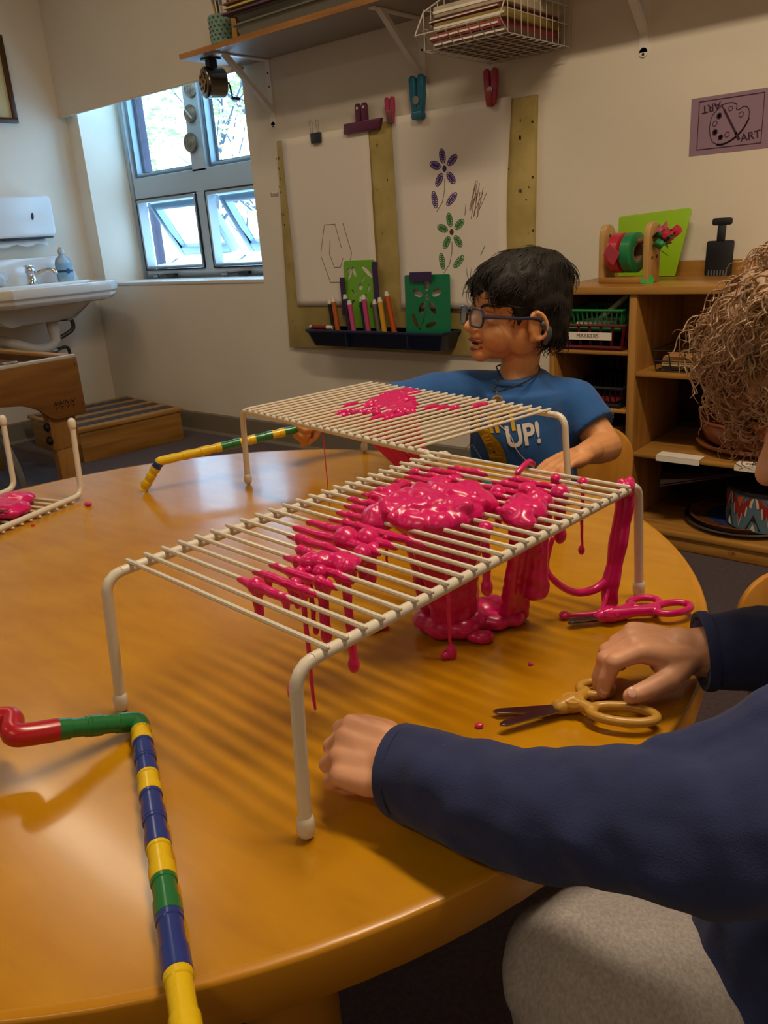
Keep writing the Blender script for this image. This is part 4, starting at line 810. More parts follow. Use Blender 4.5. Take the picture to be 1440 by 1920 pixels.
# ---------------------------------------------------------------- white wire racks
M_rack = mat('rack_coating', '#d6cdbd', .35, coat=.25)
NW, U0, DU, VH, RH = 24, -.207, .0178, .126, .13
def wire_rack(label, hw=VH, n_wires=NW, half=.217):
    t = thing('wire_rack', label, 'wire rack', (0, 0, 0), group='white wire racks on the table')
    for s in (-1, 1):
        y = s*hw
        pts = [(-half, y, RH)]+[(-half-.016*sin(a), y, RH-.016*(1-cos(a))) for a in (.4, .8, 1.2, 1.5)]
        e = [(half, y, RH)]+[(half+.016*sin(a), y, RH-.016*(1-cos(a))) for a in (.4, .8, 1.2, 1.5)]
        MB().tube([(-half, y, RH), (half, y, RH)], .0046, 12).build('rail', M_rack, t, smooth=True)
        for q, sg in ((pts, -1), (e, 1)):
            MB().tube(q+[(sg*(half+.0225), y*1.01, .012)], .0048, 12).build('leg', M_rack, t, smooth=True)
            MB().tube([(sg*(half+.0222), y*1.01, .014), (sg*(half+.0226), y*1.01, .0068)], .0066, 12, round_end=True).build('foot_cap', M_rack, t, smooth=True)
    w0 = None
    for i in range(n_wires):
        u = U0+DU*i
        if w0 is None: w0 = MB().tube([(0, -hw-.0045, RH+.0058), (0, hw+.0045, RH+.0058)], .0021, 8, round_end=True).build('cross_wire', M_rack, t, smooth=True)
        else: w0 = w0.copy(); COL.objects.link(w0)
        w0.location = (u, 0, 0)
    return t
AROT, BROT = rad(85.8), rad(-10.6)
ra = wire_rack('white wire rack with the largest pile of pink slime'); ra.location = (.344, .003, TT); ra.rotation_euler = (0, 0, AROT); TM[ra.name] = Matrix.Translation(ra.location) @ Matrix.Rotation(AROT, 4, 'Z')
rb_ = wire_rack('white wire rack standing in front of the boy'); rb_.location = (.022, .390, TT); rb_.rotation_euler = (0, 0, BROT); TM[rb_.name] = Matrix.Translation(rb_.location) @ Matrix.Rotation(BROT, 4, 'Z')
rc = wire_rack('white wire rack lying upside down with its legs up', .079, 24)
CROT = math.atan2(.157, -.042)
cdir = V((.258, -.966, 0)); corner = V((-.433, .104, 0)); ctr = corner+cdir*.222+V((-.965, -.262, 0))*.079
rc.location = (ctr.x, ctr.y, TT+RH+.0085); rc.rotation_euler = (pi, 0, math.atan2(cdir.y, cdir.x))
TM[rc.name] = Matrix.Translation(rc.location) @ rc.rotation_euler.to_matrix().to_4x4()

# ---------------------------------------------------------------- pink slime
M_slime = mat('pink_slime', '#cf1268', .3, coat=.3, sss=.25, var=.06, scale=30)
Rz = RH+.0058
def blob(mb, c, r, sc=(1, 1, 1)): mb.ball(c, r, 14, 10, sc)
def coat_wire(t, u, v0, v1, r=.0052, drops=True, seed=0):
    """slime coating on one wire with short runs under it"""
    rnd = random.Random(seed); mb = MB(); n = 10; pts = []; rs = []
    for i in range(n+1):
        k = i/n; pts.append((u+rnd.uniform(-.0006, .0006), v0+(v1-v0)*k, Rz-.0012+rnd.uniform(-.0008, .0005))); rs.append(r*(.62+.5*sin(pi*min(1, max(0, .12+.76*k)))+rnd.uniform(-.06, .12)))
    mb.tube(pts, rs, 10, round_end=True)
    if drops:
        for k in range(max(2, int(abs(v1-v0)/.018))):
            v = v0+(v1-v0)*rnd.uniform(.12, .88); h = rnd.uniform(.005, .017); w = rnd.uniform(.0035, .006)
            mb.tube([(u, v, Rz-.001), (u, v, Rz-h*.5), (u, v, Rz-h)], [w, w*.8, w*.45], 8, round_end=True)
    return organic(mb, 'wire_coating', M_slime, t, voxel=.0015, smooth=3)
def drip(t, u, v, ztop, zbot, r0, r1, rb=0, bend=0.0, name='drip', n=9, seed=1):
    rnd = random.Random(seed); pts = []; rs = []
    for i in range(n+1):
        k = i/n; pts.append((u+bend*k*k+rnd.uniform(-.0006, .0006), v+rnd.uniform(-.0006, .0006), ztop+(zbot-ztop)*k)); rs.append((r0+(r1-r0)*k**.5)*rnd.uniform(.92, 1.1))
    mb = MB().tube(pts, rs, 10, round_end=True)
    if rb: mb.ball((pts[-1][0], pts[-1][1], zbot+rb*.3), rb, 12, 8, (1, 1, 1.5))
    blob(mb, (u, v, ztop), r0*1.5)
    return organic(mb, name, M_slime, t, voxel=max(.0009, min(r1, r0)*.42), smooth=3)
def puddle(name, label, poly, h, group='pink slime puddles on the table', z=TT):
    """a low rounded heap of slime on the table: balls packed along poly of (x, y, r)"""
    t = thing(name, label, 'slime', (poly[0][0], poly[0][1], z), group=group); mb = MB()
    for (x, y, r) in poly: mb.ball((x-poly[0][0], y-poly[0][1], h*.42), r, 14, 8, (1, 1, h*.58/r))
    for (p, q) in zip(poly[:-1], poly[1:]):
        r = min(p[2], q[2]); m_ = ((p[0]+q[0])/2-poly[0][0], (p[1]+q[1])/2-poly[0][1], h*.42); mb.ball(m_, r*.9, 12, 8, (1, 1, h*.55/r))
    o = organic(mb, 'puddle_body', M_slime, t, voxel=max(.0012, h*.13), smooth=4, disp=h*.12, dscale=90)
    zs = min(v.co.z for v in o.data.vertices)
    for v in o.data.vertices: v.co.z -= zs
    return t
sa = thing('slime_mass', 'thick pink slime heaped on and dripping through the largest-pile rack', 'slime', ra.location, AROT)
# the main heap and its curtain down to the table
mb = MB(); rnd = random.Random(3)
for i in range(95):
    a = rnd.uniform(0, 2*pi); k = math.sqrt(rnd.random()); u = .042+.054*k*cos(a)+.0; v = -.006+.043*k*sin(a)-.25*(u-.04)*.6
    r = rnd.uniform(.009, .016); blob(mb, (u, v, Rz+.001+.006*(1-k)+rnd.uniform(-.003, .003)), r, (1.1, 1.1, .75))
for i in range(26):
    a = rnd.uniform(0, 2*pi); k = math.sqrt(rnd.random()); u = .045+.05*k*cos(a); v = -.008+.04*k*sin(a)
    mb.tube(catmull([(u, v, Rz+.009), (u+rnd.uniform(-.02, .02), v+rnd.uniform(-.02, .02), Rz+.014), (u+rnd.uniform(-.03, .03), v+rnd.uniform(-.025, .025), Rz+.009)], 4), rnd.uniform(.004, .0065), 8, round_end=True)
def sheet_fall(mb, pts_top, pts_bot, ztop, zbot, r, n=10, wob=.002, seed=0):
    rnd = random.Random(seed)
    for j in range(len(pts_top)):
        a = pts_top[j]; b = pts_bot[j]; P = []
        for i in range(n+1):
            k = i/n; e = k**1.3; P.append((a[0]+(b[0]-a[0])*e+rnd.uniform(-wob, wob)*.5, a[1]+(b[1]-a[1])*e, ztop+(zbot-ztop)*k))
        mb.tube(P, [r*(1.25-.45*sin(pi*i/n)) for i in range(n+1)], 10, round_end=True)
top = [(.0, -.03), (.012, -.045), (.03, -.05), (.05, -.05), (.065, -.042), (.08, -.03), (.02, .0), (.055, .0), (.04, -.025)]
bot = [(.045, -.016), (.05, -.022), (.058, -.026), (.068, -.026), (.076, -.02), (.082, -.012), (.05, .006), (.068, .006), (.06, -.008)]
sheet_fall(mb, top, bot, Rz, .012, .0105, seed=2)
heap = organic(mb, 'main_heap', M_slime, sa, voxel=.002, smooth=4, disp=.0022, dscale=95)
mb = MB()
for (u, v, r) in ((.066, -.010, .031), (.048, .0, .024), (.080, -.018, .026), (.094, -.028, .019), (.106, -.032, .014), (.054, -.028, .022), (.04, -.016, .018), (.07, -.036, .012)): mb.ball((u, v, .006), r, 16, 8, (1, 1, .013/r))
o = organic(mb, 'puddle_foot', M_slime, sa, voxel=.0016, smooth=4); zs = min(v.co.z for v in o.data.vertices)
for v in o.data.vertices: v.co.z -= zs-.0003
# second clump with its own column
mb = MB(); rnd = random.Random(8)
for i in range(34):
    u = .098+rnd.uniform(-.04, .03); v = -.082+rnd.uniform(-.016, .018)-(.098-u)*.35; blob(mb, (u, v, Rz+rnd.uniform(-.002, .008)), rnd.uniform(.006, .011), (1.1, 1.1, .8))
sheet_fall(mb, [(.07, -.088), (.085, -.085), (.098, -.082), (.108, -.08)], [(.098, -.052), (.106, -.054), (.112, -.056), (.118, -.058)], Rz, .010, .0075, seed=5)
sheet_fall(mb, [(.105, -.088), (.116, -.088)], [(.113, -.078), (.12, -.08)], Rz, .040, .0078, seed=6)
organic(mb, 'second_clump', M_slime, sa, voxel=.0018, smooth=6, disp=.0014, dscale=110)
# coated wires: (wire index, v0, v1)
cw = [(2, .0153, -.0527), (3, .018, -.0603), (4, .018, -.0639), (5, .0201, -.0623), (6, .0249, -.0052), (6, -.0323, -.0488), (7, .0592, -.0327), (8, .0701, -.0402), (9, .0715, -.0432), (10, .0594, -.0613), (11, .0673, .0145), (12, .0757, .0206), (13, .0897, .0427), (14, .0863, .0435), (15, .0868, .0467), (17, .0495, .0007), (17, .09, .06), (18, .0903, .008), (19, .0836, .0293), (20, .0716, .0368), (21, .0719, .018), (18, .0057, -.0471), (19, .0008, -.0673), (20, -.0038, -.0741), (21, -.0107, -.0725), (16, .08, .045), (15, .06, .03), (18, -.05, -.09), (17, -.05, -.10), (20, .085, .06), (19, .1, .088), (16, -.03, -.07)]
for k, (i, v0, v1) in enumerate(cw): coat_wire(sa, U0+DU*i, v0, v1, .0037 if k not in (7, 8) else .0043, True, 40+k)
# webs between neighbouring wires
for k, (i, v0, v1) in enumerate(((5.4, -.014, -.03), (8.5, .015, -.03), (18.6, .06, .04), (19.5, .035, .05), (17.5, .05, .02))):
    mb = MB(); u = U0+DU*i; rnd = random.Random(k)
    for j in range(9):
        v = v0+(v1-v0)*j/8; blob(mb, (u+rnd.uniform(-.005, .005), v, Rz-.003+rnd.uniform(-.003, .002)), rnd.uniform(.005, .0075), (1.15, .9, .55))
    organic(mb, 'slime_web', M_slime, sa, voxel=.0015, smooth=10)
for k, (u, v, zb, r0, r1, rb, bd) in enumerate(((.195, -.083, .058, .0028, .0014, .0038, 0), (.033, -.080, .074, .005, .004, .006, 0), (-.132, -.015, .004, .0035, .0016, 0, 0), (-.122, -.029, .075, .005, .0045, .0055, 0), (-.11, -.046, .047, .0045, .0038, .0055, 0), (-.034, -.019, .105, .002, .0012, 0, 0), (.153, -.082, .088, .007, .006, .007, 0), (-.124, -.017, .077, .003, .002, .003, 0), (.0136, -.049, .004, .004, .0016, .006, 0), (-.075, -.03, .112, .006, .005, 0, 0), (-.048, -.01, .095, .008, .006, 0, 0), (-.060, .005, .1, .009, .006, 0, 0), (.185, -.057, .1, .004, .003, .004, 0), (.13, -.07, .07, .005, .004, .006, 0), (.12, -.03, .1, .006, .004, 0, 0), (-.17, -.005, .108, .005, .004, 0, 0), (-.15, -.03, .115, .004, .003, 0, 0), (.03, .06, .105, .004, .003, 0, 0))):
    drip(sa, u, v, Rz-.002, zb, r0, r1, rb, bd, seed=k)
blobs_top = MB()
for (u, v, r) in ((.1852, -.0569, .0062), (.1887, -.0865, .006)):
    o = organic(MB().ball((u, v, Rz+.001), r, 12, 8), 'slime_bead', M_slime, sa, voxel=.0012, smooth=2)
organic(MB().tube(catmull([(.18, -.012, Rz+.002), (.19, -.012, Rz+.006), (.205, -.010, Rz+.008), (.216, -.008, Rz+.002)], 5), .0035, 8, round_end=True), 'slime_strand', M_slime, sa, voxel=.0013, smooth=2)
# cluster blob by the first rails
mb = MB()
for (u, v, r) in ((-.112, -.02, .012), (-.104, -.032, .011), (-.108, -.045, .009), (-.118, -.012, .010), (-.098, -.042, .008)): blob(mb, (u, v, Rz+.002), r, (1, 1, .8))
organic(mb, 'small_clump', M_slime, sa, voxel=.0016, smooth=9, disp=.0012, dscale=120)
# ribbon falling from the rack corner, with its side strand and loop
mb = MB(); P = [(.214, -.121, RH+.006), (.212, -.122, RH-.02), (.209, -.12, .09), (.206, -.119, .072), (.202, -.118, .05), (.197, -.117, .032), (.196, -.116, .018), (.198, -.116, .006)]
for dx in (-.004, .004): mb.tube([(p[0]+dx*(1.2 if i < 3 else .7), p[1]-dx*.5, p[2]) for i, p in enumerate(P)], [.0055, .006, .0055, .0075, .0055, .007, .006, .006], 10, round_end=True)
mb.ball((.213, -.123, RH+.001), .0085); mb.tube([(.206, -.124, RH+.001), (.219, -.124, RH-.001)], .0065, 8, round_end=True)
organic(mb, 'corner_ribbon', M_slime, sa, voxel=.0016, smooth=3)
organic(MB().tube(catmull([(.198, -.117, .036), (.18, -.108, .026), (.158, -.098, .028), (.138, -.088, .044), (.132, -.08, .062), (.14, -.082, .09)], 6), [.0055-.0001*i for i in range(31)], 10, round_end=True), 'side_strand', M_slime, sa, voxel=.0014, smooth=2)
organic(MB().tube(catmull([(.196, -.116, .034), (.185, -.118, .016), (.172, -.118, .006), (.158, -.105, .0045), (.147, -.092, .0045)], 6), .0026, 8, round_end=True).ball((.147, -.092, .0045), .006, sc=(1, 1, .7)), 'table_loop', M_slime, sa, voxel=.0011, smooth=2)
organic(MB().tube([(.1, -.05, .012), (.085, -.03, .016), (.08, -.022, .012)], .0012, 8, round_end=True), 'thin_thread', M_slime, sa, voxel=.0007, smooth=1)
puddle('slime_puddle', 'plump pink slime puddle below the second clump on the table', [(.398, .088, .017), (.392, .082, .014), (.408, .1, .014), (.388, .093, .012)], .016)
puddle('slime_puddle', 'small round pink slime drop beside the plump puddle', [(.401, .053, .0095), (.396, .051, .008), (.406, .057, .0085)], .011)
puddle('slime_puddle', 'hooked pink slime squiggle beside the drip foot', [(.368, .052, .004), (.376, .056, .0045), (.384, .064, .005), (.389, .072, .0045)], .006)
puddle('slime_puddle', 'flat pink slime streak behind the front rail', [(.286, .008, .009), (.294, .016, .008), (.30, .024, .0065), (.278, .0, .007)], .005)
puddle('slime_puddle', 'small pink slime curl by the front rack leg', [(.300, -.108, .0028), (.304, -.116, .0035), (.311, -.121, .0038), (.317, -.115, .003)], .006)
puddle('slime_puddle', 'pink slime bulb at the foot of a thin drip', [(.394, .013, .0058), (.391, .008, .005)], .008)
for (x, y, r, lb) in ((.479, -.069, .0034, 'tiny pink slime dot near the tan scissor blades'), (.464, .042, .0026, 'tiny pink slime dot between the puddles and tan scissors'), (-.394, .097, .0055, 'small pink slime dot next to the upside-down rack'), (-.382, -.005, .003, 'tiny pink slime crumb in front of the upside-down rack')):
    puddle('slime_dot', lb, [(x, y, r), (x+r*.6, y+r*.3, r*.8)], r*1.1, 'pink slime dots on the table')
# slime on the rack before the boy
sb_ = thing('slime_mass', 'pink slime coating the rack before the boy, strands reaching the table', 'slime', rb_.location, BROT)
cwB = [(6, .13, .06), (7, .128, .02), (7, .0, -.03), (8, .12, -.01), (9, .09, -.015), (10, .075, .0), (11, .06, .0), (12, .05, -.005), (13, .03, -.02), (9, -.03, -.07), (10, -.06, -.072), (14, .06, .03), (15, .065, .04), (16, .068, .05), (17, .11, .08), (14, .01, -.05), (13, -.01, -.06)]
for k, (i, v0, v1) in enumerate(cwB): coat_wire(sb_, U0+DU*i, v0, v1, .0042, True, 90+k)
for k, (i, v0, v1) in enumerate(((7.5, .11, .03), (8.5, .08, .0), (9.5, .06, .01), (10.5, .04, .005), (6.5, .12, .08), (11.5, .04, .0), (12.5, .03, .0))):
    mb = MB(); u = U0+DU*i; rnd = random.Random(60+k)
    for j in range(9): blob(mb, (u+rnd.uniform(-.004, .004), v0+(v1-v0)*j/8, Rz-.001), rnd.uniform(.007, .010), (1.2, 1, .5))
    organic(mb, 'slime_web', M_slime, sb_, voxel=.002, smooth=3)
mb = MB()
sheet_fall(mb, [(-.03, -.05), (-.018, -.045), (-.005, -.04), (.01, -.035), (-.01, -.02)], [(.03, .04), (.032, .044), (.036, .046), (.04, .05), (.03, .05)], Rz, .006, .0065, seed=12)
organic(mb, 'fall_curtain', M_slime, sb_, voxel=.002, smooth=3)
mb = MB(); sheet_fall(mb, [(.03, -.01), (.045, -.005), (.05, .0)], [(.052, .035), (.06, .04), (.064, .042)], Rz, .006, .006, seed=13); organic(mb, 'fall_curtain', M_slime, sb_, voxel=.002, smooth=3)
mb = MB(); sheet_fall(mb, [(.02, -.02)], [(.047, .045)], Rz, .006, .004, seed=14); organic(mb, 'fall_curtain', M_slime, sb_, voxel=.0015, smooth=3)
drip(sb_, -.02, -.115, Rz-.002, .006, .0012, .0008, 0, seed=3, name='thin_thread')
puddle('slime_puddle', 'pink slime pool at the far edge below the rack before the boy', [(.085, .432, .022), (.065, .44, .016), (.105, .426, .018), (-.02, .49, .012), (.03, .46, .014)], .009)
# slime pooled in the upside-down rack
scx = corner+cdir*.10+V((-.965, -.262, 0))*.085
puddle('slime_mass', 'glossy pink slime spread over the upside-down rack', [(scx.x, scx.y, .05), (scx.x+cdir.x*.05, scx.y+cdir.y*.05, .055), (scx.x-cdir.x*.045, scx.y-cdir.y*.045, .034), (scx.x-.02, scx.y-.03, .05), (scx.x+.035, scx.y+.014, .032), (scx.x+cdir.x*.1, scx.y+cdir.y*.1, .05)], .021, 'pink slime masses on the racks')
sc_last = [o for o in COL.objects if o.name.startswith('slime_mass')][-1]
cs = thing('craft_stick', 'thin grey craft stick lying in the slime on the upside-down rack', 'craft stick', (scx.x+.025, scx.y-.02, TT+.0225), rz=.35)
MB().prism(rrect(.09, .008, .004, 4), .002).build('stick', mat('stick_grey', '#6a4a40', .6), cs); MB().prism(rrect(.02, .006, .003, 3, .03, 0), .0026).build('smear', M_slime, cs)

# ---------------------------------------------------------------- plastic pipe toys
PC = {'g': mat('pipe_green', '#1d6b38', .3, coat=.3), 'y': mat('pipe_yellow', '#d9b50c', .3, coat=.3), 'b': mat('pipe_blue', '#22357e', .3, coat=.3), 'r': mat('pipe_red', '#a80f1e', .3, coat=.3)}
PN = {'g': 'green', 'y': 'yellow', 'b': 'blue', 'r': 'red'}
def pipe_seg(t, a, b, c, r=.0078, label=True):
    a, b = V(a), V(b); d = (b-a); L = d.length; d.normalize()
    o = MB().tube([a, a+d*L*.10, a+d*L*.12, a+d*L*.58, a+d*L*.60, b-d*.0004, b], [r*1.1, r*1.1, r, r, r*1.13, r*1.13, r*1.05], 18).build('pipe_segment', PC[c], t, smooth=True, angle=35)
    o['label'] = f'{PN[c]} plastic pipe segment'; return o
def pipe_elbow(t, a, c, b, col, r=.0085):
    a, c, b = V(a), V(c), V(b); pts = [a]
    for i in range(7):
        k = i/6; p = (a.lerp(c, .55)).lerp(c, k).lerp(c.lerp(b, .45*k), k); pts.append(p)
    pts = [a, a.lerp(c, .45), a.lerp(c, .75)+(b-c)*.04, c+(a-c)*.12+(b-c)*.12, c.lerp(b, .25)+(a-c)*.04, c.lerp(b, .55), b]
    o = MB().tube(catmull(pts, 3), r, 18).build('pipe_elbow', PC[col], t, smooth=True, angle=50); o['label'] = f'{PN[col]} plastic pipe elbow'; return o
pt = thing('pipe_chain', 'L-shaped chain of green, blue and yellow toy pipes beside the front rack', 'toy pipes', (.237, -.233, TT))
E = V((.240, -.2345, TT+.0092)); e2 = V((.53, -.402, TT+.0098)); d = (e2-E).normalized()
lft = V((.2275, -.312, TT+.038)); dl = (lft-E).normalized()
pipe_elbow(pt, E+dl*.020-Matrix.Translation(pt.location).translation, E-V(pt.location), E+d*.018-V(pt.location), 'g')
L0 = (e2-E).length
pos = [.017, .037, .061, .083, .108, .138, .168, .200, .232, .276, .325]
for (a, b, c) in zip(pos[:-1], pos[1:], 'ybbybbygby'): pipe_seg(pt, E+d*a-V(pt.location), E+d*b-V(pt.location), c)
LL = (lft-E).length; o0 = V(pt.location)
for (a, b, c) in ((.018, .045, 'g'), (.045, .072, 'g')): pipe_seg(pt, E+dl*a-o0, E+dl*b-o0, c)
r1 = V((.2205, -.332, TT+.041)); r2 = V((.192, -.316, TT+.042)); r3 = V((.172, -.345, TT+.043))
pipe_elbow(pt, E+dl*.070-o0, r1-o0, r1.lerp(r2, .5)-o0, 'r', .0092); pipe_elbow(pt, r1.lerp(r2, .5)-o0, r2-o0, r3-o0, 'r', .0088); pipe_seg(pt, r3-o0, r3+(r3-r2)*2.2-o0, 'r', .0085)
pd = organic(MB().ball(E+d*.222-o0+V((.0055, -.001, .006)), .0016), 'slime_speck', M_slime, pt, voxel=.0006, smooth=1)
p0 = V((-.373, .191, TT+.004)); p1 = V((-.345, .214, .612)); p2 = V((-.225, .437, .6315))
pf_ = thing('pipe_chain', 'bent chain of yellow and green toy pipes held by the boy', 'toy pipes', p0)
d0 = (p1-p0); d1 = (p2-p1)
for (a, b, c) in ((0, .28, 'y'), (.28, .54, 'y'), (.54, .8, 'y')): pipe_seg(pf_, d0*a, d0*b, c, .0074)
pipe_seg(pf_, d0*.8, d0*.97, 'b', .0078)
pipe_elbow(pf_, d0*.95, d0, d0+d1*.09, 'y', .0078)
for (a, b, c) in ((.09, .2, 'y'), (.2, .33, 'y'), (.33, .42, 'y'), (.42, .55, 'g'), (.55, .66, 'y'), (.66, .78, 'g'), (.78, .87, 'y'), (.87, 1.0, 'g'), (1.0, 1.1, 'g')): pipe_seg(pf_, d0+d1*a, d0+d1*b, c, .0072)

# ---------------------------------------------------------------- childrens scissors
M_blade = mat('scissor_blade', '#8f8a90', .22, 1.0); M_tan = mat('tan_plastic', '#b98a35', .35, coat=.2); M_sc_pink = mat('scissor_pink', '#d2146c', .25, coat=.4)
def scissors(label, piv, tips, loops, m, z=TT+.001):
    t = thing('scissors', label, 'scissors', (piv[0], piv[1], z)); P = V((piv[0], piv[1]))
    for k, (tp, lp) in enumerate(zip(tips, loops)):
        z0 = .003+.0035*k; T = V(tp)-P; d = T.normalized(); n = V((-d.y, d.x)); L = T.length
        blade = [(d*-.008+n*.006), (d*-.008-n*.006), (d*L*.92-n*.0035), (d*L-n*.001), (d*L+n*.001), (d*L*.93+n*.0042)]
        MB(Matrix.Translation((0, 0, z0))).prism([(p.x, p.y) for p in blade], .002).build('blade', M_blade, t, bevel=.0004, bseg=1)
        # handle: a shank from the pivot to a moulded loop
        c, ang, a, b_, rr = lp; C = V(c)-P; M = Matrix.Translation((C.x, C.y, .0068)) @ Matrix.Rotation(ang, 4, 'Z'); ring = []
        for i in range(29): q = 2*pi*i/28; ring.append(M @ V((a*cos(q), b_*sin(q), 0)))
        mb = MB().tube(ring[:-1]+[ring[0]], rr, 10); near = min(ring, key=lambda p: (p.x**2+p.y**2)); nd = V((near.x, near.y)).normalized() if V((near.x, near.y)).length > 1e-4 else -d
        mb.tube([(d.x*.012, d.y*.012, z0+.001), (0, 0, z0+.002), (near.x*.5, near.y*.5, .0068), (near.x+nd.x*.002, near.y+nd.y*.002, .0068)], [.006, .0085, .0058, .0052], 10, round_end=True)
        o = organic(mb, 'handle', m, t, voxel=.0011, smooth=3)
        zs = min(v.co.z for v in o.data.vertices)
        for v in o.data.vertices: v.co.z -= min(0, zs)
    MB().lathe([(0, .0), (.0095, 0), (.0105, .003), (.009, .0065), (0, .0072)], (0, 0, .0075), seg=22, cap=False).build('pivot_boss', m, t, smooth=True)
    return t
scissors('tan-handled childrens scissors with grey blades lying open', (.533, -.007), [(.481, -.049), (.4985, -.0665)], [((.5745, -.001), .40, .0265, .0115, .0042), ((.5375, .0265), .65, .0135, .0105, .0042)], M_tan)
scissors('pink-handled childrens scissors near the rack corner', (.489, .160), [(.4585, .1275), (.4595, .1265)], [((.5365, .2035), .95, .0195, .0115, .0038), ((.5055, .2055), .95, .0165, .0115, .0038)], M_sc_pink)
t = thing('teal_card', 'small teal card lying on the table near the boy', 'card', (.14, .5, TT), rz=.3); MB().prism(rrect(.06, .04, .004, 3), .0012).build('card', mat('teal_card', '#2a8a94', .5), t); MB().prism(rrect(.025, .012, .003, 3), .0016).build('card_print', mat('card_print', '#9ac4c8', .5), t)
# ---------------------------------------------------------------- wooden childrens chairs
M_chair = wood('chair_ply', '#c88a30', '#a96c20', stretch=(8, 8, 1))
def child_chair(label, loc, rz):
    t = thing('wooden_chair', label, 'chair', loc, rz, 'wooden childrens chairs at the round table')
    MB().prism(rrect(.30, .29, .05, 5), .014, Matrix.Translation((0, 0, .29))).build('seat', M_chair, t, bevel=.004)
    # bent back with rounded corners, standing at -x of the seat, wide along y
    rows = []; n = 10
    Mb = Matrix.Translation((-.148, 0, .36)) @ Matrix.Rotation(-.14, 4, 'Y') @ Matrix(((0, 0, 1), (1, 0, 0), (0, 1, 0))).to_4x4()
    o = MB(Mb).prism(rrect(.30, .17, .065, 7, 0, .085), .013).build('backrest', M_chair, t, bevel=.004)
    for s in (-1, 1):
        MB().tube([(-.165, s*.115, .005), (-.145, s*.115, .29), (-.152, s*.11, .37), (-.163, s*.105, .45)], [.015, .016, .014, .011], 10).build('leg', M_chair, t, smooth=True)
        MB().tube([(.14, s*.125, .005), (.12, s*.115, .289)], [.014, .017], 10).build('leg', M_chair, t, smooth=True)
        MB().tube([(-.155, s*.116, .13), (.132, s*.12, .13)], .009, 8).build('stretcher', M_chair, t, smooth=True)
    return t
child_chair('empty wooden chair with rounded back beyond the blue sleeve', (.738, .48, -.035), rad(-45))
child_chair('wooden chair that the boy in blue sits on', (.02, .86, 0), rad(-78))
child_chair('wooden chair under the curly-haired child', (.84, .0, 0), rad(183))

# ---------------------------------------------------------------- people
RV, DV, FV = V((.769, .636, -.067)), V((.161, -.294, -.942)), V((-.619, .714, -.328))
def basis(fwd, up, loc, s=1.0):
    x = V(fwd).normalized(); z = (V(up)-x*V(up).dot(x)).normalized(); y = z.cross(x)
    return Matrix.Translation(loc) @ Matrix(((x.x, y.x, z.x), (x.y, y.y, z.y), (x.z, y.z, z.z))).to_4x4() @ Matrix.Scale(s, 4)
def E_(mb, c, r): mb.ball(c, 1.0, 20, 14, r)
EX = .024                                       # how far forward the ears sit
def head_shapes(mb, M, s=1.0):
    o = mb.M; mb.M = M
    E_(mb, (.020, 0, .052), (.090, .071, .083)); E_(mb, (.062, 0, .046), (.046, .056, .05)); E_(mb, (.058, 0, -.004), (.052, .050, .058)); E_(mb, (.062, 0, -.034), (.042, .040, .032)); E_(mb, (.094, 0, -.057), (.017, .020, .014))
    for y in (-1, 1):
        E_(mb, (.072, y*.029, -.020), (.032, .026, .031)); E_(mb, (.028, y*.040, -.02), (.034, .018, .034)); E_(mb, (.092, y*.030, .030), (.012, .02, .006))
        E_(mb, (.1155, y*.0085, -.010), (.0075, .0065, .006))
        # ear: rim, lobe and hollow
        ring = [(EX-.006+.015*cos(a)+.004*sin(a), y*(.0705+.009*max(0, cos(a+pi))+.003), .004+.0245*sin(a)) for a in [2*pi*i/16 for i in range(17)]]
        mb.tube(ring, .0042, 8); E_(mb, (EX-.004, y*.0715, .002), (.014, .0055, .023)); E_(mb, (EX, y*.071, -.018), (.008, .005, .009)); E_(mb, (EX+.008, y*.071, -.002), (.004, .004, .008))
    mb.tube([(.100, 0, .030), (.108, 0, .014), (.119, 0, -.001), (.1215, 0, -.006)], [.0066, .0074, .0092, .0100], 12, round_end=True)
    E_(mb, (.106, 0, -.022), (.011, .016, .009)); E_(mb, (.103, 0, -.043), (.011, .015, .009))
    mb.M = o
M_lip = mat('lips', '#8e4a3c', .45); M_eye = mat('eye_white', '#d8d4ce', .2, coat=.5); M_iris = mat('iris_brown', '#2a1a12', .2, coat=.5); M_mouth = mat('mouth_inside', '#2e1010', .6)
def face_parts(p, M, skin, open_=0.0):
    mb = MB(M); mb.tube(catmull([(.098, -.017, -.033), (.110, -.010, -.030), (.1165, 0, -.0285), (.110, .010, -.030), (.098, .017, -.033)], 4), [.0014]+[.0034]*15+[.0014], 10, round_end=True); mb.build('upper_lip', M_lip, p, smooth=True, world=True)
    mb = MB(M); z = -.041-open_; mb.tube(catmull([(.096, -.015, z+.004), (.106, -.009, z), (.1125, 0, z-.001), (.106, .009, z), (.096, .015, z+.004)], 4), [.0014]+[.0036]*15+[.0014], 10, round_end=True); mb.build('lower_lip', M_lip, p, smooth=True, world=True)
    if open_: MB(M).ball((.104, 0, -.0355-open_*.4), 1, 14, 8, (.0075, .012, .003+open_*.6)).build('mouth_opening', M_mouth, p, smooth=True, world=True)
    for y in (-1, 1):
        ey_ = MB(M).ball((.0900, y*.0265, .014), .0112, 14, 10).build('eye', M_eye, p, smooth=True, world=True); MB(M).ball((.0968, y*.0275, .014), .0058, 12, 8, (.85, 1, 1)).build('iris', M_iris, ey_, smooth=True)
        MB(M).ball((.0897, y*.0262, .0185), 1, 14, 10, (.0128, .0135, .0082)).build('eyelid', skin, ey_, smooth=True)
        MB(M).tube(catmull([(.104, y*.012, .031), (.103, y*.027, .0365), (.092, y*.044, .033)], 4), [.0022]*4+[.0026]*3+[.0015, .001], 8, round_end=True).build('eyebrow', mat('brow_dark', '#241a16', .8), p, smooth=True, world=True)
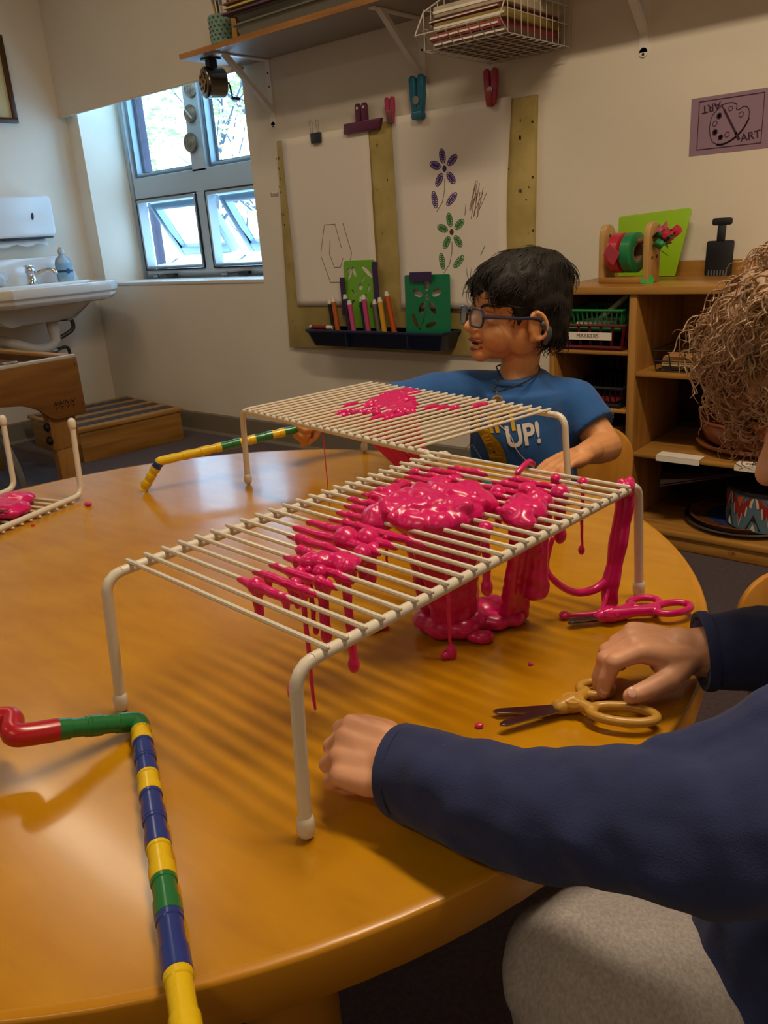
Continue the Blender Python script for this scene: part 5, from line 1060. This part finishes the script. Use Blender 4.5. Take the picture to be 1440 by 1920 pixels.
def hand_shapes(mb, W, d, n, side, curls, s=1.0, thumb=((.35, .1, -.6), .2, .25), spread=.1, ball=True):
    """W wrist point, d toward the fingers, n out of the back of the hand, side +1/-1 puts the thumb along +/-(d x n)"""
    d = V(d).normalized(); n = (V(n)-d*V(n).dot(d)).normalized(); t = d.cross(n)*side; W = V(W)
    pl = .052*s
    mb.tube([W-d*.02*s, W, W+d*.012*s], [.020*s, .0195*s, .020*s], 14, round_end=True)
    lens = [(.024, .016, .013), (.027, .018, .014), (.024, .017, .013), (.018, .013, .011)]
    offs = [.0205, .0072, -.0065, -.0195]; tips = []
    for i in range(4):
        B = W+d*(pl-(.0, -.002, .0, .006)[i]*s)+t*offs[i]*s
        mb.tube([W+t*offs[i]*s*.6+d*.004*s, W+d*pl*.5+t*offs[i]*s*.9-n*.001*s, B], [.012*s, .0118*s, .0092*s], 10, round_end=True)
        mb.tube([W+t*offs[i]*s*.5+d*.006*s-n*.008*s, W+d*pl*.6+t*offs[i]*s*.85-n*.008*s], [.010*s, .0095*s], 8, round_end=True)
        p = B; ang = 0.0; fan = (offs[i]/.02)*spread
        pts = [p]
        for k in range(3):
            ang += curls[i][k]; dd = (d*cos(ang)-n*sin(ang)); dd = (dd+t*fan*cos(ang)).normalized(); p = p+dd*lens[i][k]*s; pts.append(p)
        R = [.0083*s, .0077*s, .0070*s, .0062*s]
        if i == 3: R = [r*.88 for r in R]
        mb.tube(pts, R, 12, round_end=True)
        for q, r in zip(pts[1:3], R[1:3]): mb.ball(q, r*1.06, 12, 8)
        tips.append((pts[-1], (pts[-1]-pts[-2]).normalized(), t))
    (a, b, c), k1, k2 = thumb
    B = W+d*.012*s+t*.017*s-n*.004*s; td = (d*a+t*b+n*c).normalized(); q1 = B+td*.024*s; td2 = (td+d*k1-t*k1*.6).normalized(); q2 = q1+td2*.021*s; td3 = (td2+d*k2-t*k2*.5).normalized(); q3 = q2+td3*.017*s
    mb.tube([B-td*.006*s, q1, q2, q3], [.0125*s, .0105*s, .0085*s, .0068*s], 12, round_end=True)
    tips.append((q3, td3, t)); return tips
def surf_strands(src, M, crown, n, length, rad_, m, name, parent, seed=1, lift=.004, curl=0.0, keep=None, steps=6, gravity=.35, coil=5.0, rnd_len=.5):
    """strands lying on the hair volume, flowing away from the crown"""
    rnd = random.Random(seed); me = src.data; polys = me.polygons; q = MB(); vs = me.vertices; crown = V(crown); cnt = 0; tries = 0
    Minv = TM[parent.name].inverted() if parent.name in TM else Matrix()
    while cnt < n and tries < n*6:
        tries += 1; pg = polys[rnd.randrange(len(polys))]; p = pg.center.copy(); nn = pg.normal.copy()
        if keep and not keep(M.inverted() @ p): continue
        L = length*rnd.uniform(1-rnd_len, 1+rnd_len*.6); pts = []; rs = []; ph = rnd.uniform(0, 6.28); cr = curl*rnd.uniform(.5, 1.4); wob = V((rnd.uniform(-1, 1), rnd.uniform(-1, 1), rnd.uniform(-1, 1)))*.35
        flow = (p-crown); flow = flow-nn*flow.dot(nn)
        flow = (flow.normalized() if flow.length > 1e-5 else V((1, 0, 0)))+wob+V((0, 0, -gravity)); flow = (flow-nn*flow.dot(nn)).normalized(); sd = nn.cross(flow)
        cpos = p-nn*.002
        for i in range(steps):
            k = i/(steps-1); bend = flow*cos(k*.9)-nn*sin(k*.9)*.75
            cpos = cpos+(bend*L/steps)+(nn*lift*(.6 if k < .5 else .1) if i else V((0, 0, 0)))
            c = cpos+(sd*cos(ph+coil*k*2)+nn*sin(ph+coil*k*2))*cr*(.3+.7*k) if curl else cpos+sd*.002*sin(ph+4*k)
            pts.append(c); rs.append(rad_*(1-.75*k**2))
        q.tube(pts, rs, 4 if not curl else 5, cap=False); cnt += 1
    o = q.build(name, m, parent, smooth=True, world=True); o['kind'] = 'stuff'; return o
M_skin1 = mat('skin_brown', '#d0915e', .5, var=.05, scale=30, sss=.12); M_skin2 = mat('skin_light', '#d39a78', .5, var=.06, scale=40, sss=.15)

# ---- the boy in the blue T-shirt
boy = thing('person', 'child in blue T-shirt and glasses sitting behind the rack, looking aside', 'person', (.03, .80, .304))
HB = V((.0495, .755, .7785)); hf = (-RV*.955+(-FV)*.33); hf.z = .10; MBoy = basis(hf, (0.05, .03, 1), HB, .94)
mb = MB(); head_shapes(mb, MBoy)
nk = V((.042, .728, .672))
mb.tube([MBoy @ V((.006, 0, -.01)), MBoy @ V((.006, 0, -.05)), nk, nk-V((0, 0, .04))], [.040, .034, .035, .038], 18, round_end=True)
shL, shR = V((.126, .785, .634)), V((-.066, .662, .660)); elL, wrL = V((.202, .765, .566)), V((.214, .658, .582)); elR, wrR = V((-.168, .585, .640)), V((-.2154, .485, .640))
mb.tube([(.04, .740, .585), (.045, .745, .55), (.045, .77, .42), (.03, .80, .345)], [.07, .08, .08, .08], 18, round_end=True)
mb.tube([nk-V((0, 0, .045)), shL], [.03, .033], 12, round_end=True); mb.tube([nk-V((0, 0, .045)), shR], [.03, .033], 12, round_end=True)
mb.tube([shL, shL.lerp(elL, .5), elL], [.034, .031, .0275], 14, round_end=True); mb.tube([elL, elL.lerp(wrL, .4), wrL], [.0275, .0265, .019], 14, round_end=True)
mb.tube([shR, shR.lerp(elR, .5), elR], [.033, .030, .026], 14, round_end=True); mb.tube([elR, elR.lerp(wrR, .4), wrR], [.026, .025, .0185], 14, round_end=True)
for sx, kx in ((-1, V((-.06, .55, .33))), (1, V((.14, .60, .33)))):
    hip = V((.03, .80, .36))+RV*.05*sx; an = kx+V((.0, .03, -.26)); mb.tube([hip, kx], [.055, .045], 12, round_end=True); mb.tube([kx, an], [.042, .028], 12, round_end=True); mb.tube([an, an+V((-.01, -.07, -.035))], [.028, .022], 10, round_end=True)
dL = V((.205, .575, .572))-wrL
hand_shapes(mb, wrL, (-.35, -.93, -.10), (.05, -.1, 1), 1, [(.15, .3, .2), (.15, .3, .2), (.2, .35, .2), (.2, .4, .2)], .88, ((.5, .75, -.3), .3, .3))
# right hand closed round the green pipe
pdir = V((.12, .223, .0195)).normalized()
hand_shapes(mb, wrR, (-.42, -.9, -.02), (-.75, .33, .5), 1, [(.7, 1.25, .9), (.8, 1.3, .9), (.85, 1.3, .9), (.9, 1.3, .9)], .82, ((.5, .5, -.5), .5, .5))
SHORTS = MB()
SHORTS.tube([(.045, .77, .43), (.03, .80, .36)], [.098, .10], 20, round_end=True)
for sx, kx in ((-1, V((-.06, .55, .33))), (1, V((.14, .60, .33)))):
    hip = V((.03, .80, .36))+RV*.05*sx; SHORTS.tube([hip, hip.lerp(kx, .92)], [.068, .060], 16)
organic(SHORTS, 'shorts', mat('dark_shorts', '#23242c', .9, bump=.2, bscale=600), boy, voxel=.005, smooth=5, world=True)
body = organic(mb, 'body', M_skin1, boy, voxel=.0027, smooth=4, world=True)
face_parts(boy, MBoy, M_skin1, .004)
# hair
mb = MB(MBoy)
E_(mb, (.012, 0, .060), (.096, .078, .080)); E_(mb, (.062, 0, .078), (.048, .064, .044)); E_(mb, (-.030, 0, .03), (.050, .068, .064)); E_(mb, (-.05, 0, -.012), (.032, .05, .032)); E_(mb, (-.01, 0, .092), (.07, .064, .048))
for y in (-1, 1): E_(mb, (.052, y*.064, .026), (.010, .007, .026)); E_(mb, (-.012, y*.060, .0), (.024, .014, .036)); E_(mb, (.06, y*.045, .07), (.045, .028, .03)); E_(mb, (.0, y*.062, .045), (.04, .018, .028)); E_(mb, (-.036, y*.05, .005), (.022, .022, .04))
rnd = random.Random(77)
for i in range(26):
    y = -.058+.116*rnd.random(); x = .104-.35*abs(y)**1.3*3; mb.tube([(x-.012, y*.9, .088), (x+.003, y, .066+rnd.uniform(-.004, .004)), (x-.003, y*1.05, .046+rnd.uniform(-.006, .008))], [.012, .009, .004], 8, round_end=True)
M_hair1 = mat('black_hair', '#17130f', .62, bump=.5, bscale=300, stretch=(1, 1, .25), spec=.35)
hair = organic(mb, 'hair', M_hair1, boy, voxel=.004, smooth=3, disp=.004, dscale=45, world=True)
surf_strands(hair, MBoy, MBoy @ V((-.03, 0, .148)), 2600, .04, .0007, M_hair1, 'hair_strands', boy, 5, lift=.0016, keep=lambda p: p.z > -.03 and not (p.x > .0 and p.x < .07 and p.z < .03), gravity=.2)
# T-shirt
mb = MB()
mb.tube([(.041, .733, .692), (.041, .735, .676), (.041, .740, .650)], [.054, .066, .09], 24)
mb.tube([(.04, .742, .662), (.042, .74, .60), (.046, .745, .50), (.045, .765, .40)], [.085, .096, .100, .104], 24, round_end=False)
for sg, sh in ((1, shL), (-1, shR)):
    mb.tube([V((.041, .738, .655))+(sh-nk)*.3, sh+V((0, 0, .002))], [.05, .043], 16, round_end=True)
    el = elL if sg > 0 else elR; k = .62 if sg > 0 else .8
    mb.tube([sh+V((0, 0, .003)), sh.lerp(el, .35), sh.lerp(el, k)], [.043, .044, .047], 18, round_end=False)
M_shirt = mat('blue_cotton', '#1d5292', .85, var=.10, scale=14, bump=.25, bscale=500, sheen=.15)
shirt = organic(mb, 't_shirt', M_shirt, boy, voxel=.004, smooth=9, disp=.005, dscale=18, world=True)
# neck opening band
nb = []
for i in range(29):
    a = 2*pi*i/28; c = V((.041, .732, .6855)); x = RV.copy(); x.z = 0; x.normalize(); y = V((-x.y, x.x, 0))
    nb.append(c+x*.050*cos(a)+y*.050*sin(a)+V((0, 0, .004*sin(a))))
MB().tube(nb, .0062, 8).build('collar', M_shirt, boy, smooth=True, world=True)
from mathutils.bvhtree import BVHTree
def decal_target(o): me = o.data; return BVHTree.FromPolygons([v.co.copy() for v in me.vertices], [tuple(p.vertices) for p in me.polygons])
bv = decal_target(shirt)
cx_ = RV.copy(); cx_.z = 0; cx_.normalize(); cn = V((cx_.y, -cx_.x, 0))         # shirt front: across, and out towards the table
def on_shirt(o, off=.0012):
    for v in o.data.vertices:
        h = v.co.dot(cn)
        loc, nor, idx, dist = bv.ray_cast(v.co+cn*.3, -cn)
        if loc: v.co = loc+cn*(off+(.0005 if nor else 0))
    return o
def chestM(u, z): return Matrix.Translation(V((.045, .74, 0))+cx_*u+V((0, 0, z))) @ Matrix(((cx_.x, 0, cn.x), (cx_.y, 0, cn.y), (0, 1, 0))).to_4x4()
M_yel = mat('print_yellow', '#c9a21c', .7); M_wht = mat('print_white', '#d2ccc4', .7); M_grey = mat('print_grey', '#7a7068', .7); M_prink = mat('print_black', '#1c1712', .7)
def subd(o, cuts=2):
    bm = bmesh.new(); bm.from_mesh(o.data); bmesh.ops.triangulate(bm, faces=bm.faces); bmesh.ops.subdivide_edges(bm, edges=[e for e in bm.edges if e.calc_length() > .006], cuts=cuts, use_grid_fill=True); bm.to_mesh(o.data); bm.free(); return o
def shirt_text(s_, size, m, u, z, rot=0, bold=.0012, sx=1.0):
    o = text_mesh(s_, size, 'lettering', m, boy, chestM(u, z) @ Matrix.Rotation(rot, 4, 'Z'), 0.0, world=True, bold=bold, sx=sx); subd(o); on_shirt(o); return o
shirt_text('LiFT', .05, M_yel, -.055, .620, .15, .0014, .85); shirt_text('UP!', .052, M_wht, -.012, .598, .12, .0014, .8)
def shirt_poly(poly, m, name, u, z, off=.0012):
    o = MB(chestM(u, z)).prism(poly, .0002).build(name, m, boy, world=True); subd(o, 3); on_shirt(o, off); return o
def ribbon(pts, w):
    a = []; b = []
    for i, p in enumerate(pts):
        q = pts[min(i+1, len(pts)-1)]; r = pts[max(i-1, 0)]; d = V((q[0]-r[0], q[1]-r[1])).normalized(); ww = w[i] if isinstance(w, list) else w; a.append((p[0]-d.y*ww, p[1]+d.x*ww)); b.append((p[0]+d.y*ww, p[1]-d.x*ww))
    return a+b[::-1]
shirt_poly(ribbon(catmull([(-.035, .05), (-.02, .035), (-.008, .01), (-.002, -.02), (.012, -.05), (.025, -.065)], 4), [.004, .006, .008, .0095, .011, .012, .0125, .013, .0135, .0135, .0135, .013, .0125, .012, .0115, .011, .010, .009, .007, .005, .003]), M_yel, 'banana_print', -.05, .555)
shirt_poly(circ(.003, 10, -.004, -.022), M_prink, 'banana_eye', -.05, .555, .0018); shirt_poly(circ(.002, 8, -.012, .012), M_prink, 'banana_spot', -.05, .555, .0018)
shirt_poly([(-.028, -.018), (.022, -.014), (.03, -.034), (-.03, -.036)], M_grey, 'box_print', -.095, .55)
shirt_poly(ribbon([(0, .02), (-.012, .004), (-.02, -.014)], .0007), M_wht, 'cord_print', -.095, .55); shirt_poly(ribbon([(0, .02), (.010, .004), (.018, -.012)], .0007), M_wht, 'cord_print', -.095, .55)
shirt_poly(ribbon(catmull([(-.02, .05), (.0, .03), (.01, .005), (.03, -.02), (.05, -.04)], 4), .0008), M_wht, 'string_print', -.035, .57)
# cord necklace with a round pendant
x2 = cx_; c0_ = V((.043, .730, .690)); pend = V((.052, .648, .672))
np_ = [c0_+x2*.048+V((0, 0, .016)), c0_+x2*.036+cn*.034+V((0, 0, .004)), c0_+x2*.0+cn*.078+V((0, 0, -.012))]
def chain_pts():
    P = []
    for i in range(25):
        a = pi*i/24; p = c0_+x2*(.038*cos(a)-.05*sin(a)**3)+cn*(.086*sin(a))+V((0, 0, .016-.026*sin(a)**1.5)); P.append(p)
    for i in range(1, 12): a = pi+pi*i/12; P.append(c0_+x2*.038*cos(a)+cn*.040*sin(a)+V((0, 0, .016)))
    return P+[P[0]]
CP = chain_pts(); MB().tube(CP, .0014, 6).build('necklace_cord', mat('cord_black', '#1a1412', .7), boy, smooth=True, world=True)
pc = CP[12]+cn*.004+V((0, 0, -.016))
pen_ = MB().lathe([(0, 0), (.0095, 0), (.0105, .001), (.0105, .0022), (.009, .003), (0, .003)], pc, cn, 22, cap=False).build('pendant', mat('pendant_silver', '#b8a684', .35, .8), boy, smooth=True, world=True, angle=40)
MB().lathe([(.0072, .003), (.008, .003), (.008, .0036), (.0072, .0036), (.0072, .003)], pc, cn, 20, cap=False).build('pendant_ring', M_tip, pen_); MB().tube([pc+V((0, 0, .010)), pc+V((0, 0, .017))], .0012, 6).build('pendant_loop', mat('pendant_silver', '#b8a684', .35, .8), boy, world=True)
q = MB(basis(cn, (0, 0, 1), pc+cn*.0032)); 
for a in (0, pi/3, 2*pi/3): q.box((0, -.0006, -.0006), (.0004, .0006, .0006)); q.tube([(0, -.006*cos(a), -.006*sin(a)), (0, .006*cos(a), .006*sin(a))], .0007, 5)
q.build('pendant_star', M_tip, pen_)
# glasses
M_gl = mat('glasses_navy', '#252b45', .35, coat=.3); M_lens = mat('lens', '#cfd4de', .02, trans=.85, ior=1.1, spec=.8)
for y in (-1, 1):
    ML = MBoy @ Matrix.Translation((.120, y*.029, .013)) @ Matrix.Rotation(-y*.16*-1, 4, 'Z') @ Matrix(((0, 0, 1), (1, 0, 0), (0, 1, 0))).to_4x4()
    ring = [ML @ V((a, b, 0)) for a, b in rrect(.043, .032, .012, 5)]; rim_ = MB().tube(ring+[ring[0]], .0021, 8).build('lens_rim', M_gl, boy, smooth=True, world=True)
    MB(ML).prism(rrect(.041, .030, .011, 5), .0012).build('lens', M_lens, rim_)
    MB(MBoy).tube(catmull([(.117, y*.051, .017), (.105, y*.062, .018), (.06, y*.0745, .017), (.032, y*.078, .018), (.012, y*.079, .012), (.004, y*.077, -.006)], 4), [.0034]*6+[.003]*15, 8, round_end=True).build('temple_arm', M_gl, boy, smooth=True, world=True)
    MB(MBoy).tube(catmull([(.010, y*.079, .008), (-.002, y*.078, -.006), (.0, y*.075, -.026)], 4), [.006]*3+[.008]*4+[.005]*2, 10, round_end=True).build('ear_hook', mat('hook_grey', '#4a5058', .5), boy, smooth=True, world=True)
MB(MBoy).tube(catmull([(.121, -.008, .016), (.124, 0, .019), (.121, .008, .016)], 4), .002, 8).build('bridge', M_gl, boy, smooth=True, world=True)

# ---- the curly-haired child in the dark blue sweatshirt
kid = thing('person', 'curly-haired child in dark blue sweatshirt reaching over the table', 'person', (.84, 0, .304))
H2 = V((.807, -.547, .955))+(RV*((1698-720)/1520)+DV*((770-960)/1520)+FV)*.635
f2 = -RV*.92+DV*.36-FV*.05; MKid = basis(f2, -DV*.93-RV*.36, H2, 1.0)
mb = MB(); head_shapes(mb, MKid)
nk2 = MKid @ V((-.012, 0, -.07)); nb2 = V((.80, .055, .70))
mb.tube([MKid @ V((-.005, 0, -.02)), nk2, nb2, V((.80, .05, .64))], [.045, .04, .042, .06], 16, round_end=True)
s2L, e2L, w2L = V((.775, -.07, .665)), V((.700, -.160, .630)), V((.486, -.186, .594)); s2R, e2R, w2R = V((.79, .14, .665)), V((.725, .172, .603)), V((.597, .085, .594))
mb.tube([V((.80, .04, .64)), V((.82, .03, .5)), V((.83, .02, .38))], [.07, .075, .08], 14, round_end=True)
for a, b_, c in ((s2L, e2L, w2L), (s2R, e2R, w2R)):
    mb.tube([V((.80, .04, .655)), a], [.035, .035], 12, round_end=True); mb.tube([a, b_], [.034, .028], 12, round_end=True); mb.tube([b_, b_.lerp(c, .5), c], [.028, .026, .0205], 14, round_end=True)
# left hand: a loose fist set down on the table
lt = hand_shapes(mb, w2L+V((.012, .002, .004)), -RV*.85+V((-.65, .75, 0))*.30+V((0, 0, .10)), V((.25, -.42, .86)), 1, [(1.0, 1.5, .9), (1.05, 1.5, .9), (1.05, 1.5, .9), (1.0, 1.5, .9)], .95, ((.75, .55, -.55), .4, .3), spread=.16)
# right hand: relaxed, fingers drooping on to the scissors
dR = (V((.556, .050, .604))-w2R)
rt = hand_shapes(mb, w2R, dR+V((0, 0, .006)), V((.12, .10, 1)), -1, [(.55, .95, .15), (.75, .85, .3), (.85, .9, .4), (.9, 1.0, .4)], 1.0, ((.62, .62, -.42), .32, .1), spread=.12)
kbody = organic(mb, 'body', M_skin2, kid, voxel=.0022, smooth=4, world=True)
for (p, dd, t_) in (rt[4], rt[0]):
    MB(Matrix.Translation(p+V((0, 0, .0040))+FV*-.0035) @ (-FV+V((0, 0, .5))).to_track_quat('Z', 'Y').to_matrix().to_4x4()).ball((0, 0, 0), 1, 12, 8, (.0042, .0050, .0016)).build('fingernail', mat('nail', '#e0ac94', .3, coat=.4), kid, smooth=True, world=True)
face_parts(kid, MKid, M_skin2, 0)
# sweatshirt
mb = MB(); mb.ball((.656, -.160, .640), .021, 14, 10, (1.3, 1, .9)); mb.tube([(.648, -.164, .645), (.69, -.135, .662), (.73, -.10, .68)], [.012, .02, .03], 10, round_end=True); cuff = w2L+(e2L-w2L).normalized()*.006
mid = V((.594, -.181, .606))
mb.tube(catmull([tuple(cuff)+(.0315,), tuple(w2L.lerp(mid, .35))+(.034,), tuple(mid)+(.0375,), (.645, -.172, .618, .041), tuple(e2L)+(.0455,), tuple(e2L.lerp(s2L, .5)+V((.005, -.005, 0)))+(.052,), tuple(s2L)+(.056,)], 5) and [p[:3] for p in catmull([tuple(cuff)+(.0315,), tuple(w2L.lerp(mid, .35))+(.034,), tuple(mid)+(.0375,), (.645, -.172, .618, .041), tuple(e2L)+(.0455,), tuple(e2L.lerp(s2L, .5)+V((.005, -.005, 0)))+(.052,), tuple(s2L)+(.056,)], 5)], [p[3] for p in catmull([tuple(cuff)+(.0315,), tuple(w2L.lerp(mid, .35))+(.034,), tuple(mid)+(.0375,), (.645, -.172, .618, .041), tuple(e2L)+(.0455,), tuple(e2L.lerp(s2L, .5)+V((.005, -.005, 0)))+(.052,), tuple(s2L)+(.056,)], 5)], 24)
cuff2 = w2R+(e2R-w2R).normalized()*.010
mb.tube([cuff2, cuff2.lerp(e2R, .3), cuff2.lerp(e2R, .7), e2R, s2R], [.033, .0345, .037, .040, .05], 22)
mb.tube([(.79, -.01, .58), (.742, -.07, .49), (.728, -.09, .38)], [.07, .075, .08], 18, round_end=True)
mb.tube([(.795, .05, .70), (.80, .045, .66), (.815, .03, .55), (.83, .02, .44), (.835, .02, .36)], [.055, .085, .10, .105, .11], 24)
mb.tube([nb2.lerp(nk2, .45), nb2, V((.80, .05, .66))], [.05, .058, .08], 18)
mb.tube([V((.80, .045, .665)), s2L], [.07, .056], 16, round_end=True); mb.tube([V((.80, .045, .665)), s2R], [.07, .056], 16, round_end=True)
M_navyf = mat('navy_fleece', '#222b55', .9, var=.12, scale=25, bump=.2, bscale=900, sheen=.08)
sw_ = organic(mb, 'sweatshirt', M_navyf, kid, voxel=.0032, smooth=4, world=True)
def folds(o, amp):
    def fn(p):
        w = noise.noise(V((p.x*16, p.y*16, p.z*26)))+.5*noise.noise(p*52)
        # cloth gathers where the arm bends
        g = math.exp(-((p-V((.665, -.17, .62))).length/.06)**2); h = math.exp(-((p-V((.66, .13, .6))).length/.05)**2)
        return amp*w+(g+h)*.0045*sin((p.x*.8-p.y*.25+p.z*.6)*150+4*noise.noise(p*14))*(.4+.6*noise.noise(p*20+V((3, 1, 2))))
    displace(o, fn)
folds(sw_, .0048)
for (c, d_, r, nm) in ((cuff, (e2L-w2L).normalized(), .0318, 'cuff'), (cuff2, (e2R-cuff2).normalized(), .0335, 'cuff')):
    MB().lathe([(r-.004, -.002), (r, -.0025), (r+.0012, .001), (r+.0008, .006), (r-.004, .007), (r-.004, -.002)], c, d_, 30, cap=False).build(nm, M_navyf, kid, smooth=True, world=True)
MB().tube(catmull([(.70, .07, .632), (.715, .10, .645), (.73, .13, .65)], 4), .006, 8, round_end=True).build('yellow_trim', mat('trim_yellow', '#d2a93c', .7), kid, smooth=True, world=True)
# trousers
mb = MB(); hipL, hipR = V((.81, -.06, .40)), V((.82, .09, .40)); kL, kR = V((.618, -.148, .452)), V((.60, .08, .44))
for h_, k_, an in ((hipL, kL, V((.665, -.125, .10))), (hipR, kR, V((.63, .1, .10)))):
    mb.tube([h_, h_.lerp(k_, .5), k_], [.075, .068, .060], 18, round_end=True); mb.tube([k_, k_.lerp(an, .35)+V((.02, 0, 0)), an], [.058, .062, .055], 18, round_end=False)
mb.ball((.825, .015, .39), .09, 16, 10, (1, 1.1, .8))
M_linen = mat('grey_linen', '#a59e9b', .9, var=.2, scale=420, stretch=(1, 1, .35), bump=.3, bscale=900, col2='#8e8683')
tr_ = organic(mb, 'trousers', M_linen, kid, voxel=.0045, smooth=8, world=True)
displace(tr_, lambda p: .0045*noise.noise(V((p.x*26, p.y*26, p.z*16)))+.005*sin((p.x*.6-p.y*.4+p.z*1.1)*80+3*noise.noise(p*10))*math.exp(-((p-kL).length/.08)**2))
for an in (V((.665, -.125, .10)), V((.63, .1, .10))):
    mb = MB(); mb.tube([an+V((0, 0, .0)), an+V((-.002, 0, -.062)), an+V((-.07, -.01, -.068))], [.035, .034, .03], 12, round_end=True); so = organic(mb, 'shoe', mat('shoe_dark', '#22242c', .6), kid, voxel=.004, smooth=4, world=True)
    for v in so.data.vertices: v.co.z = max(v.co.z, .002)
# curly hair
mb = MB(MKid)
E_(mb, (.006, 0, .068), (.108, .090, .096)); E_(mb, (.072, 0, .090), (.050, .070, .050)); E_(mb, (-.04, 0, .02), (.06, .076, .075)); E_(mb, (.084, .0, .062), (.030, .056, .030))
for y in (-1, 1): E_(mb, (.02, y*.07, .03), (.05, .024, .045)); E_(mb, (.078, y*.045, .055), (.032, .03, .04)); E_(mb, (.06, y*.066, .0), (.03, .014, .035))
M_hair2 = mat('ash_brown_hair', '#b18c66', .55, var=.25, scale=40, col2='#8c6a4a', sheen=.2)
hr2 = organic(mb, 'hair', M_hair2, kid, voxel=.0035, smooth=2, disp=.009, dscale=55, world=True)
surf_strands(hr2, MKid, MKid @ V((-.02, 0, .16)), 4800, .045, .0009, M_hair2, 'hair_curls', kid, 9, lift=.0004, curl=.0042, steps=14, gravity=.15, coil=6.5, keep=lambda p: p.z > .02 or p.x < .04)
surf_strands(hr2, MKid, MKid @ V((-.02, 0, .16)), 420, .04, .0007, mat('fair_hair', '#c0a482', .5, sheen=.2), 'hair_wisps', kid, 19, lift=.0012, curl=.005, steps=14, gravity=.0, coil=6.0, keep=lambda p: p.z > .04)
bpy.data.scenes.remove(WORK)
